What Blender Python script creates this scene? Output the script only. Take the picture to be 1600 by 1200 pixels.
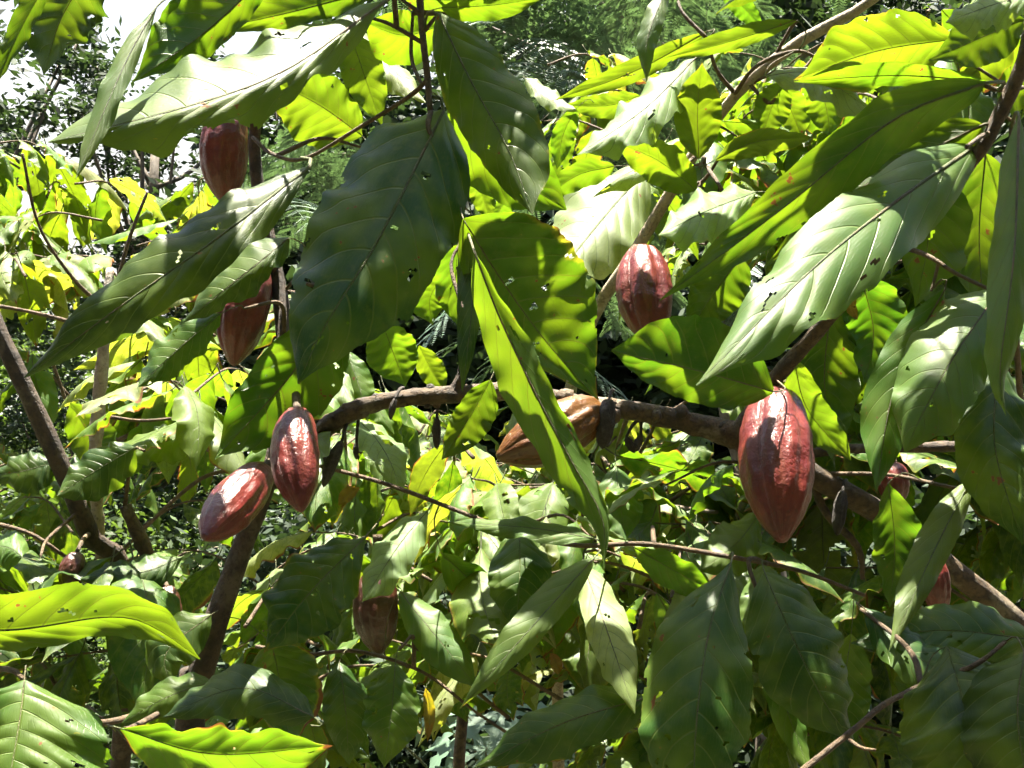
import bpy, math, random
import numpy as np
from mathutils import Vector, Matrix, noise

for o in list(bpy.data.objects):
    bpy.data.objects.remove(o, do_unlink=True)
S = bpy.context.scene
COL = S.collection

# ------------------------------------------------------------------ camera
FPX, PITCH = 1700.0, math.radians(10)
CAM = Vector((0, 0, 1.6))
RIGHT = Vector((1, 0, 0))
FWD = Vector((0, math.cos(PITCH), math.sin(PITCH)))
UP = Vector((0, -math.sin(PITCH), math.cos(PITCH)))
cd = bpy.data.cameras.new('camera')
cam = bpy.data.objects.new('camera', cd)
COL.objects.link(cam)
cam.location = CAM
cam.rotation_euler = (math.pi/2 + PITCH, 0, 0)
cd.sensor_width = 36
cd.lens = 36*FPX/1600
cd.clip_start, cd.clip_end = 0.05, 600
S.camera = cam

# ------------------------------------------------------------------ light
SUN_EL, SUN_AZ = math.radians(87), math.radians(-40)     # azimuth from +Y towards +X
SUN = Vector((math.sin(SUN_AZ)*math.cos(SUN_EL), math.cos(SUN_AZ)*math.cos(SUN_EL), math.sin(SUN_EL)))
w = bpy.data.worlds.new('World'); S.world = w; w.use_nodes = True
wn = w.node_tree.nodes; wl = w.node_tree.links
sky = wn.new('ShaderNodeTexSky'); sky.sky_type = 'NISHITA'; sky.sun_disc = False
sky.sun_elevation = SUN_EL; sky.sun_rotation = SUN_AZ
sky.dust_density = 1.5; sky.air_density = 1.0; sky.ozone_density = 1.0
bg = wn['Background']; bg.inputs[1].default_value = 0.05
# white humid haze low over the horizon, all the way round
wg = wn.new('ShaderNodeTexCoord'); ws = wn.new('ShaderNodeSeparateXYZ'); wl.new(wg.outputs['Generated'], ws.inputs[0])
wm = wn.new('ShaderNodeMapRange'); wm.interpolation_type = 'SMOOTHSTEP'
for k_, v_ in zip((1, 2, 3, 4), (.25, .85, 1.0, 0.0)): wm.inputs[k_].default_value = v_
wl.new(ws.outputs[2], wm.inputs[0])
wx = wn.new('ShaderNodeMix'); wx.data_type = 'RGBA'; wl.new(wm.outputs[0], wx.inputs[0])
wl.new(sky.outputs[0], wx.inputs[6]); wx.inputs[7].default_value = (2.75, 2.7, 2.5, 1)
wl.new(wx.outputs[2], bg.inputs[0])
sd = bpy.data.lights.new('sun', 'SUN'); sd.energy = 5.0; sd.angle = math.radians(0.53); sd.color = (1.0, .93, .78)
so = bpy.data.objects.new('sun', sd); COL.objects.link(so)
so.rotation_euler = SUN.to_track_quat('Z', 'Y').to_euler()
so.location = (0, 0, 30)
S.view_settings.view_transform = 'Standard'; S.view_settings.look = 'None'
S.view_settings.gamma = 1.0; S.view_settings.use_curve_mapping = False
S.view_settings.exposure = 3.25
try:
    S.cycles.max_bounces = 5; S.cycles.transmission_bounces = 4; S.cycles.diffuse_bounces = 3; S.cycles.glossy_bounces = 2
    S.cycles.use_adaptive_sampling = True; S.cycles.adaptive_threshold = .06; S.cycles.adaptive_min_samples = 12
except Exception: pass

# ------------------------------------------------------------------ helpers
def P(x, y, d):
    return CAM + RIGHT*((x-800)/FPX*d) + UP*(-(y-600)/FPX*d) + FWD*d

def to_px(v):
    q = Vector(v)-CAM
    d = q.dot(FWD)
    return (800+q.dot(RIGHT)/d*FPX, 600-q.dot(UP)/d*FPX, d)

def tag(o, label=None, cat=None, group=None, kind=None):
    if label: o['label'] = label
    if cat: o['category'] = cat
    if group: o['group'] = group
    if kind: o['kind'] = kind
    return o

def empty(name, loc, label, cat, group=None):
    o = bpy.data.objects.new(name, None); COL.objects.link(o); o.location = loc
    o.empty_display_size = .05
    return tag(o, label, cat, group)

def link(name, me, parent=None, world=True):
    o = bpy.data.objects.new(name, me); COL.objects.link(o)
    if parent is not None:
        o.parent = parent
        if world:
            # all parents are unrotated, unscaled: undo their translation
            off = Vector((0, 0, 0)); p = parent
            while p is not None:
                off += p.location; p = p.parent
            o.location = -off
    return o

def mesh(name, V, F, mats, mi=None, smooth=True):
    me = bpy.data.meshes.new(name)
    me.from_pydata([tuple(v) for v in V], [], [tuple(int(i) for i in f) for f in F])
    for m in mats: me.materials.append(m)
    if mi is not None: me.polygons.foreach_set('material_index', np.asarray(mi, dtype=np.int32))
    me.polygons.foreach_set('use_smooth', [smooth]*len(me.polygons))
    me.update()
    return me

def spline(pts, n):
    """Catmull-Rom through pts (k,dim) -> (n,dim)"""
    p = np.asarray(pts, float)
    if len(p) == 2:
        t = np.linspace(0, 1, n)[:, None]
        return p[0]*(1-t)+p[1]*t
    q = np.vstack([2*p[0]-p[1], p, 2*p[-1]-p[-2]])
    seg = np.linalg.norm(np.diff(p[:, :3], axis=0), axis=1)+1e-9
    cum = np.concatenate([[0], np.cumsum(seg)]); cum /= cum[-1]
    out = np.zeros((n, p.shape[1]))
    for k, u in enumerate(np.linspace(0, 1, n)):
        i = min(np.searchsorted(cum, u, side='right')-1, len(p)-2)
        f = (u-cum[i])/(cum[i+1]-cum[i])
        a, b, c, d = q[i], q[i+1], q[i+2], q[i+3]
        out[k] = .5*((2*b)+(-a+c)*f+(2*a-5*b+4*c-d)*f*f+(-a+3*b-3*c+d)*f**3)
    return out

def tube(path, rad, ns=8, rough=0.0, seed=0, caps=True):
    """path (n,3), rad (n) -> V,F"""
    path = np.asarray(path); n = len(path)
    T = np.gradient(path, axis=0); T /= np.linalg.norm(T, axis=1)[:, None]+1e-12
    ref = np.array([.31, .2, .93])
    if abs(T[0].dot(ref)) > .9: ref = np.array([1., 0, 0])
    V = []; F = []
    A = np.cross(T[0], ref); A /= np.linalg.norm(A)
    for i in range(n):
        A = A-T[i]*A.dot(T[i]); A /= np.linalg.norm(A)
        B = np.cross(T[i], A)
        for j in range(ns):
            a = 2*math.pi*j/ns
            r = rad[i]
            if rough:
                q = path[i]/max(rad[i], .004)*.55
                r *= 1+rough*noise.noise(Vector((q[0]+math.cos(a)*1.3+seed, q[1]+math.sin(a)*1.3, q[2])))
            V.append(path[i]+A*math.cos(a)*r+B*math.sin(a)*r)
    for i in range(n-1):
        for j in range(ns):
            F.append((i*ns+j, i*ns+(j+1) % ns, (i+1)*ns+(j+1) % ns, (i+1)*ns+j))
    if caps:
        F.append(tuple(range(ns-1, -1, -1))); F.append(tuple((n-1)*ns+j for j in range(ns)))
    return V, F

# ------------------------------------------------------------------ materials
def new_mat(name):
    m = bpy.data.materials.new(name); m.use_nodes = True
    nt = m.node_tree
    for n in list(nt.nodes): nt.nodes.remove(n)
    out = nt.nodes.new('ShaderNodeOutputMaterial')
    return m, nt, out

class NB:
    """tiny node builder"""
    def __init__(self, nt): self.nt = nt
    def n(self, t, **kw):
        x = self.nt.nodes.new(t)
        for k, v in kw.items(): setattr(x, k, v)
        return x
    def put(self, sock, v):
        if hasattr(v, 'links') or isinstance(v, bpy.types.NodeSocket): self.nt.links.new(v, sock)
        else: sock.default_value = v
    def math(self, op, a, b=None, c=None, clamp=False):
        x = self.n('ShaderNodeMath', operation=op); x.use_clamp = clamp
        self.put(x.inputs[0], a)
        if b is not None: self.put(x.inputs[1], b)
        if c is not None: self.put(x.inputs[2], c)
        return x.outputs[0]
    def mix(self, fac, a, b, mode='MIX'):
        x = self.n('ShaderNodeMix', data_type='RGBA', blend_type=mode)
        self.put(x.inputs[0], fac); self.put(x.inputs[6], a); self.put(x.inputs[7], b)
        return x.outputs[2]
    def ramp(self, fac, lo, hi):
        x = self.n('ShaderNodeMapRange'); x.interpolation_type = 'SMOOTHSTEP'
        self.put(x.inputs[0], fac); self.put(x.inputs[1], lo); self.put(x.inputs[2], hi)
        return x.outputs[0]
    def noise(self, vec, scale, detail=3, rough=.55):
        x = self.n('ShaderNodeTexNoise'); 
        if vec is not None: self.put(x.inputs['Vector'], vec)
        x.inputs['Scale'].default_value = scale; x.inputs['Detail'].default_value = detail
        x.inputs['Roughness'].default_value = rough
        return x.outputs['Fac']

NV = 9.0        # pairs of lateral veins on a leaf
def leaf_material(name, trans=0.46, rough=.5):
    m, nt, out = new_mat(name); b = NB(nt)
    uv = b.n('ShaderNodeUVMap'); sep = b.n('ShaderNodeSeparateXYZ'); nt.links.new(uv.outputs[0], sep.inputs[0])
    t, v = sep.outputs[0], sep.outputs[1]
    s = b.math('ABSOLUTE', b.math('MULTIPLY_ADD', v, 2.0, -1.0))
    side = b.math('GREATER_THAN', v, .5)
    ph = b.math('SUBTRACT', b.math('MULTIPLY', t, NV), b.math('MULTIPLY', b.math('POWER', s, 1.35), 1.9))
    ph = b.math('ADD', ph, b.math('MULTIPLY', side, .42))
    # distance to nearest lateral vein, 0 on vein
    vd = b.math('ABSOLUTE', b.math('SUBTRACT', b.math('FRACT', ph), .5))
    vd = b.math('SUBTRACT', .5, vd)
    vein = b.math('SUBTRACT', 1.0, b.ramp(vd, .012, .05))
    vein = b.math('MULTIPLY', vein, b.math('SUBTRACT', 1.0, b.ramp(s, .8, .98)))
    mid = b.math('SUBTRACT', 1.0, b.ramp(s, .006, .03))
    oi = b.n('ShaderNodeObjectInfo')
    tc = b.n('ShaderNodeTexCoord')
    mp = b.n('ShaderNodeVectorMath', operation='ADD'); nt.links.new(tc.outputs['Object'], mp.inputs[0])
    rv = b.n('ShaderNodeCombineXYZ'); b.put(rv.inputs[0], b.math('MULTIPLY', oi.outputs['Random'], 40.0))
    nt.links.new(rv.outputs[0], mp.inputs[1])
    vec = mp.outputs[0]
    blot = b.noise(vec, 16, 2)
    fine = b.noise(vec, 75, 2, .65)
    tv = b.math('ABSOLUTE', b.math('SUBTRACT', b.math('FRACT', b.math('ADD', b.math('MULTIPLY', s, 15.0), b.math('ADD', b.math('MULTIPLY', fine, 2.4), b.math('MULTIPLY', blot, 3.0)))), .5))
    tert = b.math('MULTIPLY', b.ramp(tv, .40, .5), b.ramp(vd, .03, .1))
    base = oi.outputs['Color']
    c = b.mix(b.ramp(blot, .38, .7), base, b.mix(.5, base, (.10, .15, .02, 1)))
    c = b.mix(b.math('MULTIPLY', b.ramp(fine, .5, .75), .25), c, (.10, .13, .04, 1))
    c = b.mix(b.math('MULTIPLY', b.math('MAXIMUM', vein, mid), .45), c, (.16, .21, .06, 1))
    # translucent colour: same pigment, yellower
    tr = b.mix(1.0, c, (1.95, 1.8, .32, 1), 'MULTIPLY')
    tr = b.mix(b.math('MULTIPLY', b.math('MAXIMUM', vein, mid), .8), tr, (.055, .08, .004, 1))
    tr = b.mix(b.math('MULTIPLY', b.ramp(fine, .5, .7), .25), tr, (.08, .12, .008, 1))
    tr = b.mix(b.math('MULTIPLY', tert, .4), tr, (.06, .09, .004, 1))
    c = b.mix(b.math('MULTIPLY', tert, .14), c, (.16, .21, .06, 1))
    # wear: brown dead tissue and yellow halo
    at = b.n('ShaderNodeAttribute'); at.attribute_name = 'wear'
    wr = b.math('ADD', at.outputs['Fac'], b.math('MULTIPLY', b.math('SUBTRACT', fine, .5), .55))
    spots = b.ramp(b.math('ADD', fine, b.math('MULTIPLY', blot, .5)), .98, 1.03)
    wr = b.math('MAXIMUM', wr, b.math('MULTIPLY', spots, .8))
    halo = b.ramp(wr, .25, .5); dead = b.ramp(wr, .5, .62)
    c = b.mix(b.math('MULTIPLY', halo, .6), c, (.2, .2, .02, 1)); c = b.mix(dead, c, (.17, .085, .035, 1))
    tr = b.mix(b.math('MULTIPLY', halo, .7), tr, (.3, .25, .015, 1)); tr = b.mix(dead, tr, (.13, .045, .012, 1))
    pr = b.n('ShaderNodeBsdfPrincipled'); b.put(pr.inputs['Base Color'], c)
    sc_ = b.n('ShaderNodeSeparateColor'); nt.links.new(base, sc_.inputs[0])
    rg = b.math('ADD', b.math('ADD', rough-.14, b.math('MULTIPLY', sc_.outputs[1], .9)), b.math('MULTIPLY', b.math('SUBTRACT', blot, .5), .3)); rg = b.math('ADD', rg, b.math('MULTIPLY', dead, .3))
    b.put(pr.inputs['Roughness'], rg); pr.inputs['IOR'].default_value = 1.36
    # relief
    h = b.math('MULTIPLY', b.math('MAXIMUM', vein, mid), -1.0)
    h = b.math('ADD', h, b.math('MULTIPLY', b.math('ABSOLUTE', b.math('SUBTRACT', fine, .5)), .3))
    h = b.math('SUBTRACT', h, b.math('MULTIPLY', tert, .10))
    bu = b.n('ShaderNodeBump'); bu.inputs['Strength'].default_value = .5; bu.inputs['Distance'].default_value = .0018
    b.put(bu.inputs['Height'], h)
    nt.links.new(bu.outputs[0], pr.inputs['Normal'])
    tl = b.n('ShaderNodeBsdfTranslucent'); b.put(tl.inputs[0], tr)
    ad = b.n('ShaderNodeMixShader'); ad.inputs[0].default_value = trans
    nt.links.new(pr.outputs[0], ad.inputs[1]); nt.links.new(tl.outputs[0], ad.inputs[2])
    nt.links.new(ad.outputs[0], out.inputs[0])
    return m

def simple_leaf(name, col, tcol, trans=.4, rough=.5):
    m, nt, out = new_mat(name); b = NB(nt)
    g = b.n('ShaderNodeNewGeometry'); oi = b.n('ShaderNodeObjectInfo')
    c = b.mix(g.outputs['Random Per Island'], (*[x*.6 for x in col], 1), (*[x*1.45 for x in col], 1))
    c2 = b.mix(g.outputs['Random Per Island'], (*[x*.6 for x in tcol], 1), (*[x*1.3 for x in tcol], 1))
    pr = b.n('ShaderNodeBsdfPrincipled'); b.put(pr.inputs['Base Color'], c); pr.inputs['Roughness'].default_value = rough
    tl = b.n('ShaderNodeBsdfTranslucent'); b.put(tl.inputs[0], c2)
    ad = b.n('ShaderNodeMixShader'); ad.inputs[0].default_value = trans
    nt.links.new(pr.outputs[0], ad.inputs[1]); nt.links.new(tl.outputs[0], ad.inputs[2]); nt.links.new(ad.outputs[0], out.inputs[0])
    return m

def bark_material(name, c1, c2, c3, scale=60):
    m, nt, out = new_mat(name); b = NB(nt)
    tc = b.n('ShaderNodeTexCoord'); vec = tc.outputs['Object']
    n1 = b.noise(vec, scale*.5, 5, .7); n2 = b.noise(vec, scale*1.8, 5, .75); n3 = b.noise(vec, scale*.16, 4, .7)
    c = b.mix(b.ramp(n1, .4, .62), (*c1, 1), (*c2, 1)); c = b.mix(b.ramp(n3, .52, .66), c, (*c3, 1))
    c = b.mix(b.math('MULTIPLY', b.ramp(n2, .5, .62), .65), c, (*[x*.3 for x in c1], 1))
    pr = b.n('ShaderNodeBsdfPrincipled'); b.put(pr.inputs['Base Color'], c); pr.inputs['Roughness'].default_value = .8
    bu = b.n('ShaderNodeBump'); bu.inputs['Strength'].default_value = 1.0; bu.inputs['Distance'].default_value = .005
    b.put(bu.inputs['Height'], b.math('ADD', b.math('MULTIPLY', n2, .6), n1)); nt.links.new(bu.outputs[0], pr.inputs['Normal'])
    nt.links.new(pr.outputs[0], out.inputs[0])
    return m

def pod_material(name, skin, skin2, groove):
    m, nt, out = new_mat(name); b = NB(nt)
    tc = b.n('ShaderNodeTexCoord'); vec = tc.outputs['Object']
    at = b.n('ShaderNodeAttribute'); at.attribute_name = 'groove'
    n1 = b.noise(vec, 26, 5, .6); n2 = b.noise(vec, 170, 4, .6); n3 = b.noise(vec, 60, 4, .7)
    # lengthwise streaks (uv: x round, y along)
    uv = b.n('ShaderNodeUVMap'); mp = b.n('ShaderNodeMapping'); mp.inputs['Scale'].default_value = (34, 5, 1)
    nt.links.new(uv.outputs[0], mp.inputs[0]); st = b.noise(mp.outputs[0], 1.0, 4, .6)
    c = b.mix(b.ramp(n1, .36, .66), (*skin, 1), (*skin2, 1))
    c = b.mix(b.math('MULTIPLY', b.ramp(st, .5, .74), .45), c, (*groove, 1))
    g = b.math('MULTIPLY', b.ramp(b.math('ADD', at.outputs['Fac'], b.math('MULTIPLY', b.math('SUBTRACT', n1, .5), 2.2)), .55, 1.3), .28)
    c = b.mix(g, c, (*groove, 1))
    c = b.mix(b.math('MULTIPLY', b.ramp(n2, .56, .7), .6), c, (.05, .022, .015, 1))
    c = b.mix(b.math('MULTIPLY', b.ramp(n3, .62, .74), .5), c, (*[x*1.15 for x in groove], 1))
    pr = b.n('ShaderNodeBsdfPrincipled'); b.put(pr.inputs['Base Color'], c)
    b.put(pr.inputs['Roughness'], b.math('ADD', .19, b.math('MULTIPLY', n3, .3)))
    bu = b.n('ShaderNodeBump'); bu.inputs['Strength'].default_value = .65; bu.inputs['Distance'].default_value = .0035
    b.put(bu.inputs['Height'], b.math('ADD', b.math('MULTIPLY', n2, .3), b.math('ADD', n3, b.math('MULTIPLY', st, .5)))); nt.links.new(bu.outputs[0], pr.inputs['Normal'])
    nt.links.new(pr.outputs[0], out.inputs[0])
    return m

M_LEAF = leaf_material('cacao_leaf')
M_RIB = bark_material('leaf_rib', (.055, .075, .022), (.08, .09, .03), (.1, .075, .03), 120)
M_PET = bark_material('petiole', (.09, .075, .03), (.06, .06, .02), (.12, .08, .04), 120)
M_BARK = bark_material('cacao_bark', (.075, .045, .02), (.024, .015, .009), (.125, .1, .065), 90)
M_BARKD = bark_material('dark_bark', (.05, .028, .014), (.018, .011, .007), (.075, .055, .036), 90)
M_BARKP = bark_material('pale_bark', (.30, .24, .17), (.22, .16, .11), (.38, .34, .28))
M_TWIG = bark_material('twig_bark', (.09, .055, .026), (.05, .032, .016), (.13, .082, .036), 140)
M_DEAD = bark_material('dried_pod', (.018, .013, .011), (.035, .026, .02), (.05, .04, .035), 120)
M_POD = pod_material('pod_red', (.075, .009, .008), (.125, .019, .014), (.17, .048, .028))
M_PODO = pod_material('pod_orange', (.085, .034, .004), (.07, .022, .004), (.085, .05, .006))
M_PODB = pod_material('pod_brown_shade', (.035, .013, .007), (.055, .012, .008), (.06, .03, .012))  # brown skin, darkened further: shade on these pods is in the colour
M_FAR = bark_material('far_bark', (.07, .055, .04), (.10, .08, .06), (.05, .045, .035), 12)

C_DARK = (.022, .052, .012); C_MID = (.034, .08, .011); C_YOUNG = (.06, .118, .017); C_GREY = (.058, .10, .026); C_LIT = (.15, .20, .09)  # pale tint: sun glare on lit leaves is put into its colour
TINT = dict(d=C_DARK, m=C_MID, y=C_YOUNG, g=C_GREY, p=C_LIT, k=(.017, .046, .018), b=(.13, .062, .028))

# ------------------------------------------------------------------ leaf
_pt = np.array([0, .02, .06, .12, .2, .32, .45, .58, .70, .80, .87, .925, .965, 1.0])
_pw = np.array([.03, .16, .38, .6, .8, .95, 1.0, .96, .82, .6, .385, .2, .085, .006])
def profile(t): 
    tt = np.linspace(0, 1, 201); w0 = np.interp(tt, _pt, _pw)
    k = np.array([1, 2, 3, 2, 1])/9.; w1 = np.convolve(np.pad(w0, 2, mode='edge'), k, 'valid')
    return np.interp(t, tt, w1)

def build_leaf(mid, sl, sr, seed, nt=56, ns=11, quilt=.045, ruff=.10, curl=.16, holes=0, wear=.25, rib=True, petiole=None):
    """mid(k,3) midrib, sl/sr(k,3) half-width vectors left/right.  Returns (blade mesh, rib mesh or None)."""
    rng = random.Random(seed); nr = np.random.RandomState(seed)
    k = len(mid); ti = np.linspace(0, 1, k)
    t = np.linspace(0, 1, nt)
    I = lambda a: np.stack([np.interp(t, ti, a[:, j]) for j in range(3)], 1)
    m, L, R = I(mid), I(sl), I(sr)
    T = np.gradient(m, axis=0); T /= np.linalg.norm(T, axis=1)[:, None]
    N = np.cross(T, R-L); N /= np.linalg.norm(N, axis=1)[:, None]+1e-9
    if N[:, 2].mean() < 0: N = -N
    W = .5*(np.linalg.norm(L, axis=1)+np.linalg.norm(R, axis=1))
    W0 = max(W.mean(), .01)
    w = profile(t**rng.uniform(.82, 1.2))**rng.uniform(.82, 1.2)
    s = np.concatenate([-np.linspace(1, 0, ns)**.9, np.linspace(0, 1, ns)[1:]**.9]); nsv = len(s)
    f1, f2, p1, p2 = rng.uniform(2.2, 3.6), rng.uniform(5, 8), rng.uniform(0, 6.3), rng.uniform(0, 6.3)
    q1, q2 = rng.uniform(0, 6.3), rng.uniform(0, 6.3)
    en = [nr.normal(0, 1, nt) for _ in range(2)]
    en = [np.convolve(np.pad(e, 3, mode='edge'), np.ones(7)/7, 'valid') for e in en]
    V = np.zeros((nt, nsv, 3)); UV = np.zeros((nt, nsv, 2)); WR = np.zeros((nt, nsv))
    wseed = rng.uniform(0, 100)
    tipw = rng.random() < .5 or wear >= .45
    for j, sv in enumerate(s):
        a = abs(sv); side = 0 if sv < 0 else 1
        D = L if sv < 0 else R
        irr = 1+.045*en[side]*a + .012*np.sin(t*NV*2*math.pi+q1)*a
        ph = t*NV - 1.9*a**1.35 + (.42 if side else 0)
        qa = .7+.5*np.sin(t*7+q2+(2 if side else 0))*np.sin(t*3+p1)
        bump = np.abs(np.sin(math.pi*ph))**.7 - .5
        z = quilt*qa*bump*min(1, a*3.5)*(1-a**4*.8)*np.minimum(1, w*1.6)
        z = z + .16*a*(1-a*.6) - curl*a*a*1.25
        z = z + ruff*a**2.2*(np.sin(2*math.pi*f1*t+(p1 if side else q1))*.75+np.sin(2*math.pi*f2*t+(p2 if side else q2))*.35)
        V[:, j] = m + D*(a*w*irr)[:, None] + N*(z*W0*np.minimum(1, w*1.5))[:, None]
        UV[:, j, 0] = t; UV[:, j, 1] = sv*.5+.5
        for i in range(nt):
            nz = noise.noise(Vector((t[i]*5+wseed, sv*2.2, wseed*.7)))
            e = max(0, (a-.8)/.2)*.5 + (max(0, (t[i]-.9)/.1)*.75 if tipw else 0)
            WR[i, j] = max(0, min(1, wear*(1.5*e + nz*.9*(.45+e))))
    idx = np.arange(nt*nsv).reshape(nt, nsv)
    dead = set()
    for h in range(holes):
        i, j = rng.randint(int(nt*.15), int(nt*.9)), rng.randint(1, nsv-3)
        if abs(j-(nsv//2)) < 2: j = max(1, j-3)
        for c in range(rng.choice([1, 2, 3, 4, 7])):
            dead.add((i, j))
            if rng.random() < .6: i += rng.choice([0, 1]); j += rng.choice([-1, 1])
            else: i += rng.choice([-1, 1])
    if holes > 2:
        for h in range(holes//2):
            i = rng.randint(int(nt*.2), nt-4); j = rng.choice([0, nsv-2]); n_ = rng.randint(1, 3)
            dp = rng.choice([0, 0, 1, 2])
            for c in range(n_+dp):
                for e_ in range(1+max(0, dp-abs(c-dp))): dead.add((i+c, j+(e_ if j == 0 else -e_)))
    F = []
    for i in range(nt-1):
        for j in range(nsv-1):
            if (i, j) in dead: continue
            F.append((idx[i, j], idx[i+1, j], idx[i+1, j+1], idx[i, j+1]))
    V = V.reshape(-1, 3)
    # orient so the upper face is the front
    a_, b_, c_ = V[F[len(F)//2][0]], V[F[len(F)//2][1]], V[F[len(F)//2][3]]
    if np.cross(b_-a_, c_-a_).dot(N.mean(0)) < 0: F = [f[::-1] for f in F]
    me = mesh('leaf', V, F, [M_LEAF])
    uvl = me.uv_layers.new(name='UVMap'); li = np.zeros(len(me.loops), dtype=np.int32); me.loops.foreach_get('vertex_index', li)
    uvl.data.foreach_set('uv', UV.reshape(-1, 2)[li].astype(np.float32).ravel())
    at = me.attributes.new('wear', 'FLOAT', 'POINT'); at.data.foreach_set('value', WR.ravel().astype(np.float32))
    rme = None
    if rib:
        L0 = np.linalg.norm(np.diff(m, axis=0), axis=1).sum()
        if petiole is None:
            bk = -T[0]*.5 + np.array([0, 0, .35]); bk /= np.linalg.norm(bk)
            pl = .022+.02*rng.random()
            pp = np.array([m[0]+bk*pl, m[0]-T[0]*pl*.45])
        else:
            pp = np.array([np.array(petiole), .5*(np.array(petiole)+m[0])-T[0]*.012])
        rp = np.vstack([pp, m[0:nt-2:5]])
        rp = spline(rp, 26)
        cum = np.linspace(0, 1, 26)
        rr = L0*.0046*np.clip(1.15-cum, .10, 1)
        rr[:3] *= 1.25
        v, f = tube(rp-0*N[0], rr, 6)
        rme = mesh('midrib', v, f, [M_RIB if rng.random() < .6 else M_PET])
    return me, rme

BPTS = []          # points along the branches, to which stray leaf stalks are led
def attach(tree, base, back, seed):
    near = min(BPTS, key=lambda q: (q-base).length_squared)
    dist = (near-base).length
    if dist < .09: return near
    rng = random.Random(seed)
    end = base+back*.02+(near-base).normalized()*.02
    if dist < .17:
        mid = (near+end)/2+Vector((rng.uniform(-.02, .02), rng.uniform(-.02, .02), rng.uniform(-.01, .04)))
        sp = spline(np.array([near, mid, end]), 14)
        v, f = tube(sp, np.linspace(.0034, .0019, 14), 7, .2, seed)
        link('twig', mesh('twig', v, f, [M_TWIG]), tree)
    return end

def hero(tree, pts, wl_, wr_, tilt=0., tint='m', seed=0, holes=0, wear=.25, pet=None, quilt=.03, ruff=.10, curl=.14, nt=56, fold=None):
    """tilt: slope of the leaf plane; > -.6 shows the camera its underside against the sun, below that its upper face"""
    k = 24
    rng = random.Random(seed+5)
    pp = spline(np.array(pts, float), k)
    dm = pp[:, 2].mean(); xc, yc = pp[:, 0].mean(), pp[:, 1].mean()
    kx = rng.uniform(-.22, .22)
    cv = rng.uniform(.05, .22)*np.linalg.norm(pp[-1, :2]-pp[0, :2])/FPX*dm      # bow of the midrib
    dep = lambda x, y: dm + (tilt*(y-yc)+kx*(x-xc))/FPX*dm
    g = np.gradient(pp[:, :2], axis=0); g /= np.linalg.norm(g, axis=1)[:, None]+1e-9
    n = np.stack([g[:, 1], -g[:, 0]], 1)
    fl = rng.uniform(0, .45) if fold is None else fold
    tw = rng.uniform(-.5, .5)
    M, A, B = [], [], []
    for i in range(k):
        x, y, _ = pp[i]; u = i/(k-1)
        bow = cv*(4*(u-.45)**2-.4) if tilt < -.3 else -cv*(4*(u-.45)**2-.4)*.6
        d = dep(x, y)+bow
        c = P(x, y, d)
        xa, ya, xb, yb = x+n[i, 0]*wl_, y+n[i, 1]*wl_, x-n[i, 0]*wr_, y-n[i, 1]*wr_
        M.append(c); A.append(P(xa, ya, dep(xa, ya)+bow+(fl+tw*(u-.5))*wl_/FPX*dm)-c); B.append(P(xb, yb, dep(xb, yb)+bow+(fl-tw*(u-.5))*wr_/FPX*dm)-c)
    pet = P(*pet) if pet else attach(tree, M[0], (M[0]-M[2]).normalized(), seed)
    me, rme = build_leaf(np.array(M), np.array(A), np.array(B), seed, nt=nt, ns=max(9, nt//5), quilt=quilt, ruff=ruff, curl=curl, holes=holes, wear=wear, petiole=pet)
    o = link('leaf', me, tree)
    j = lambda: rng.uniform(.88, 1.14)
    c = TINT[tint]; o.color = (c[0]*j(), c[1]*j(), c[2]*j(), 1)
    r = link('midrib', rme, o)
    return o

# small set of leaf shapes for the leaves of which there are many (unit length, along +X, +Z up)
VAR = []
for vi in range(14):
    rng = random.Random(900+vi)
    x = np.linspace(0, 1, 16); droop = rng.uniform(.05, .5); bend = rng.uniform(-.2, .2)
    midl = np.stack([x-.08*x**3, bend*x**2, .10*x-droop*x**2.2], 1)
    hw = rng.uniform(.13, .225)
    fold = rng.uniform(-.03, .05)
    sl = np.tile([0, hw, fold], (16, 1)); sr = np.tile([0, -hw, fold], (16, 1))
    me, rme = build_leaf(midl, sl, sr, 50+vi, nt=34, ns=7, quilt=.045, ruff=rng.uniform(.1, .32), curl=rng.uniform(.1, .6), holes=rng.choice([0, 2, 4, 7]), wear=rng.choice([.15, .3, .6, .8]),
                         petiole=(-.13, 0, .05))
    # join rib and blade in one mesh
    nb = len(me.vertices)
    VAR.append((me, rme))

KEEP = [True]
SUNPTS = []        # places the sun reaches in the photo: no filling leaf is put in its way
def leaf_at(tree, base, heading, pitch, roll, length, tint, rng, ribs=True):
    me, rme = rng.choice(VAR)
    cen = Vector(base)+Vector((math.cos(heading)*math.cos(pitch), math.sin(heading)*math.cos(pitch), -math.sin(pitch)))*length*.48
    for q, rad in (SUNPTS if KEEP[0] else ()):
        w_ = cen-q; al = w_.dot(SUN)
        if al > .03 and (w_-SUN*al).length < rad+.34*length: return None
    o = bpy.data.objects.new('leaf', me); COL.objects.link(o)
    o.parent = tree
    o.matrix_local = Matrix.Translation(Vector(base)-tree.location) @ Matrix.Rotation(heading, 4, 'Z') @ Matrix.Rotation(pitch, 4, 'Y') @ Matrix.Rotation(roll, 4, 'X') @ Matrix.Scale(length, 4)
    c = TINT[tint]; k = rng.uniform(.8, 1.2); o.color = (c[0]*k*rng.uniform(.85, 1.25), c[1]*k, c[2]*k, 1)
    if ribs:
        r = bpy.data.objects.new('midrib', rme); COL.objects.link(r); r.parent = o
    return o

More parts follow.
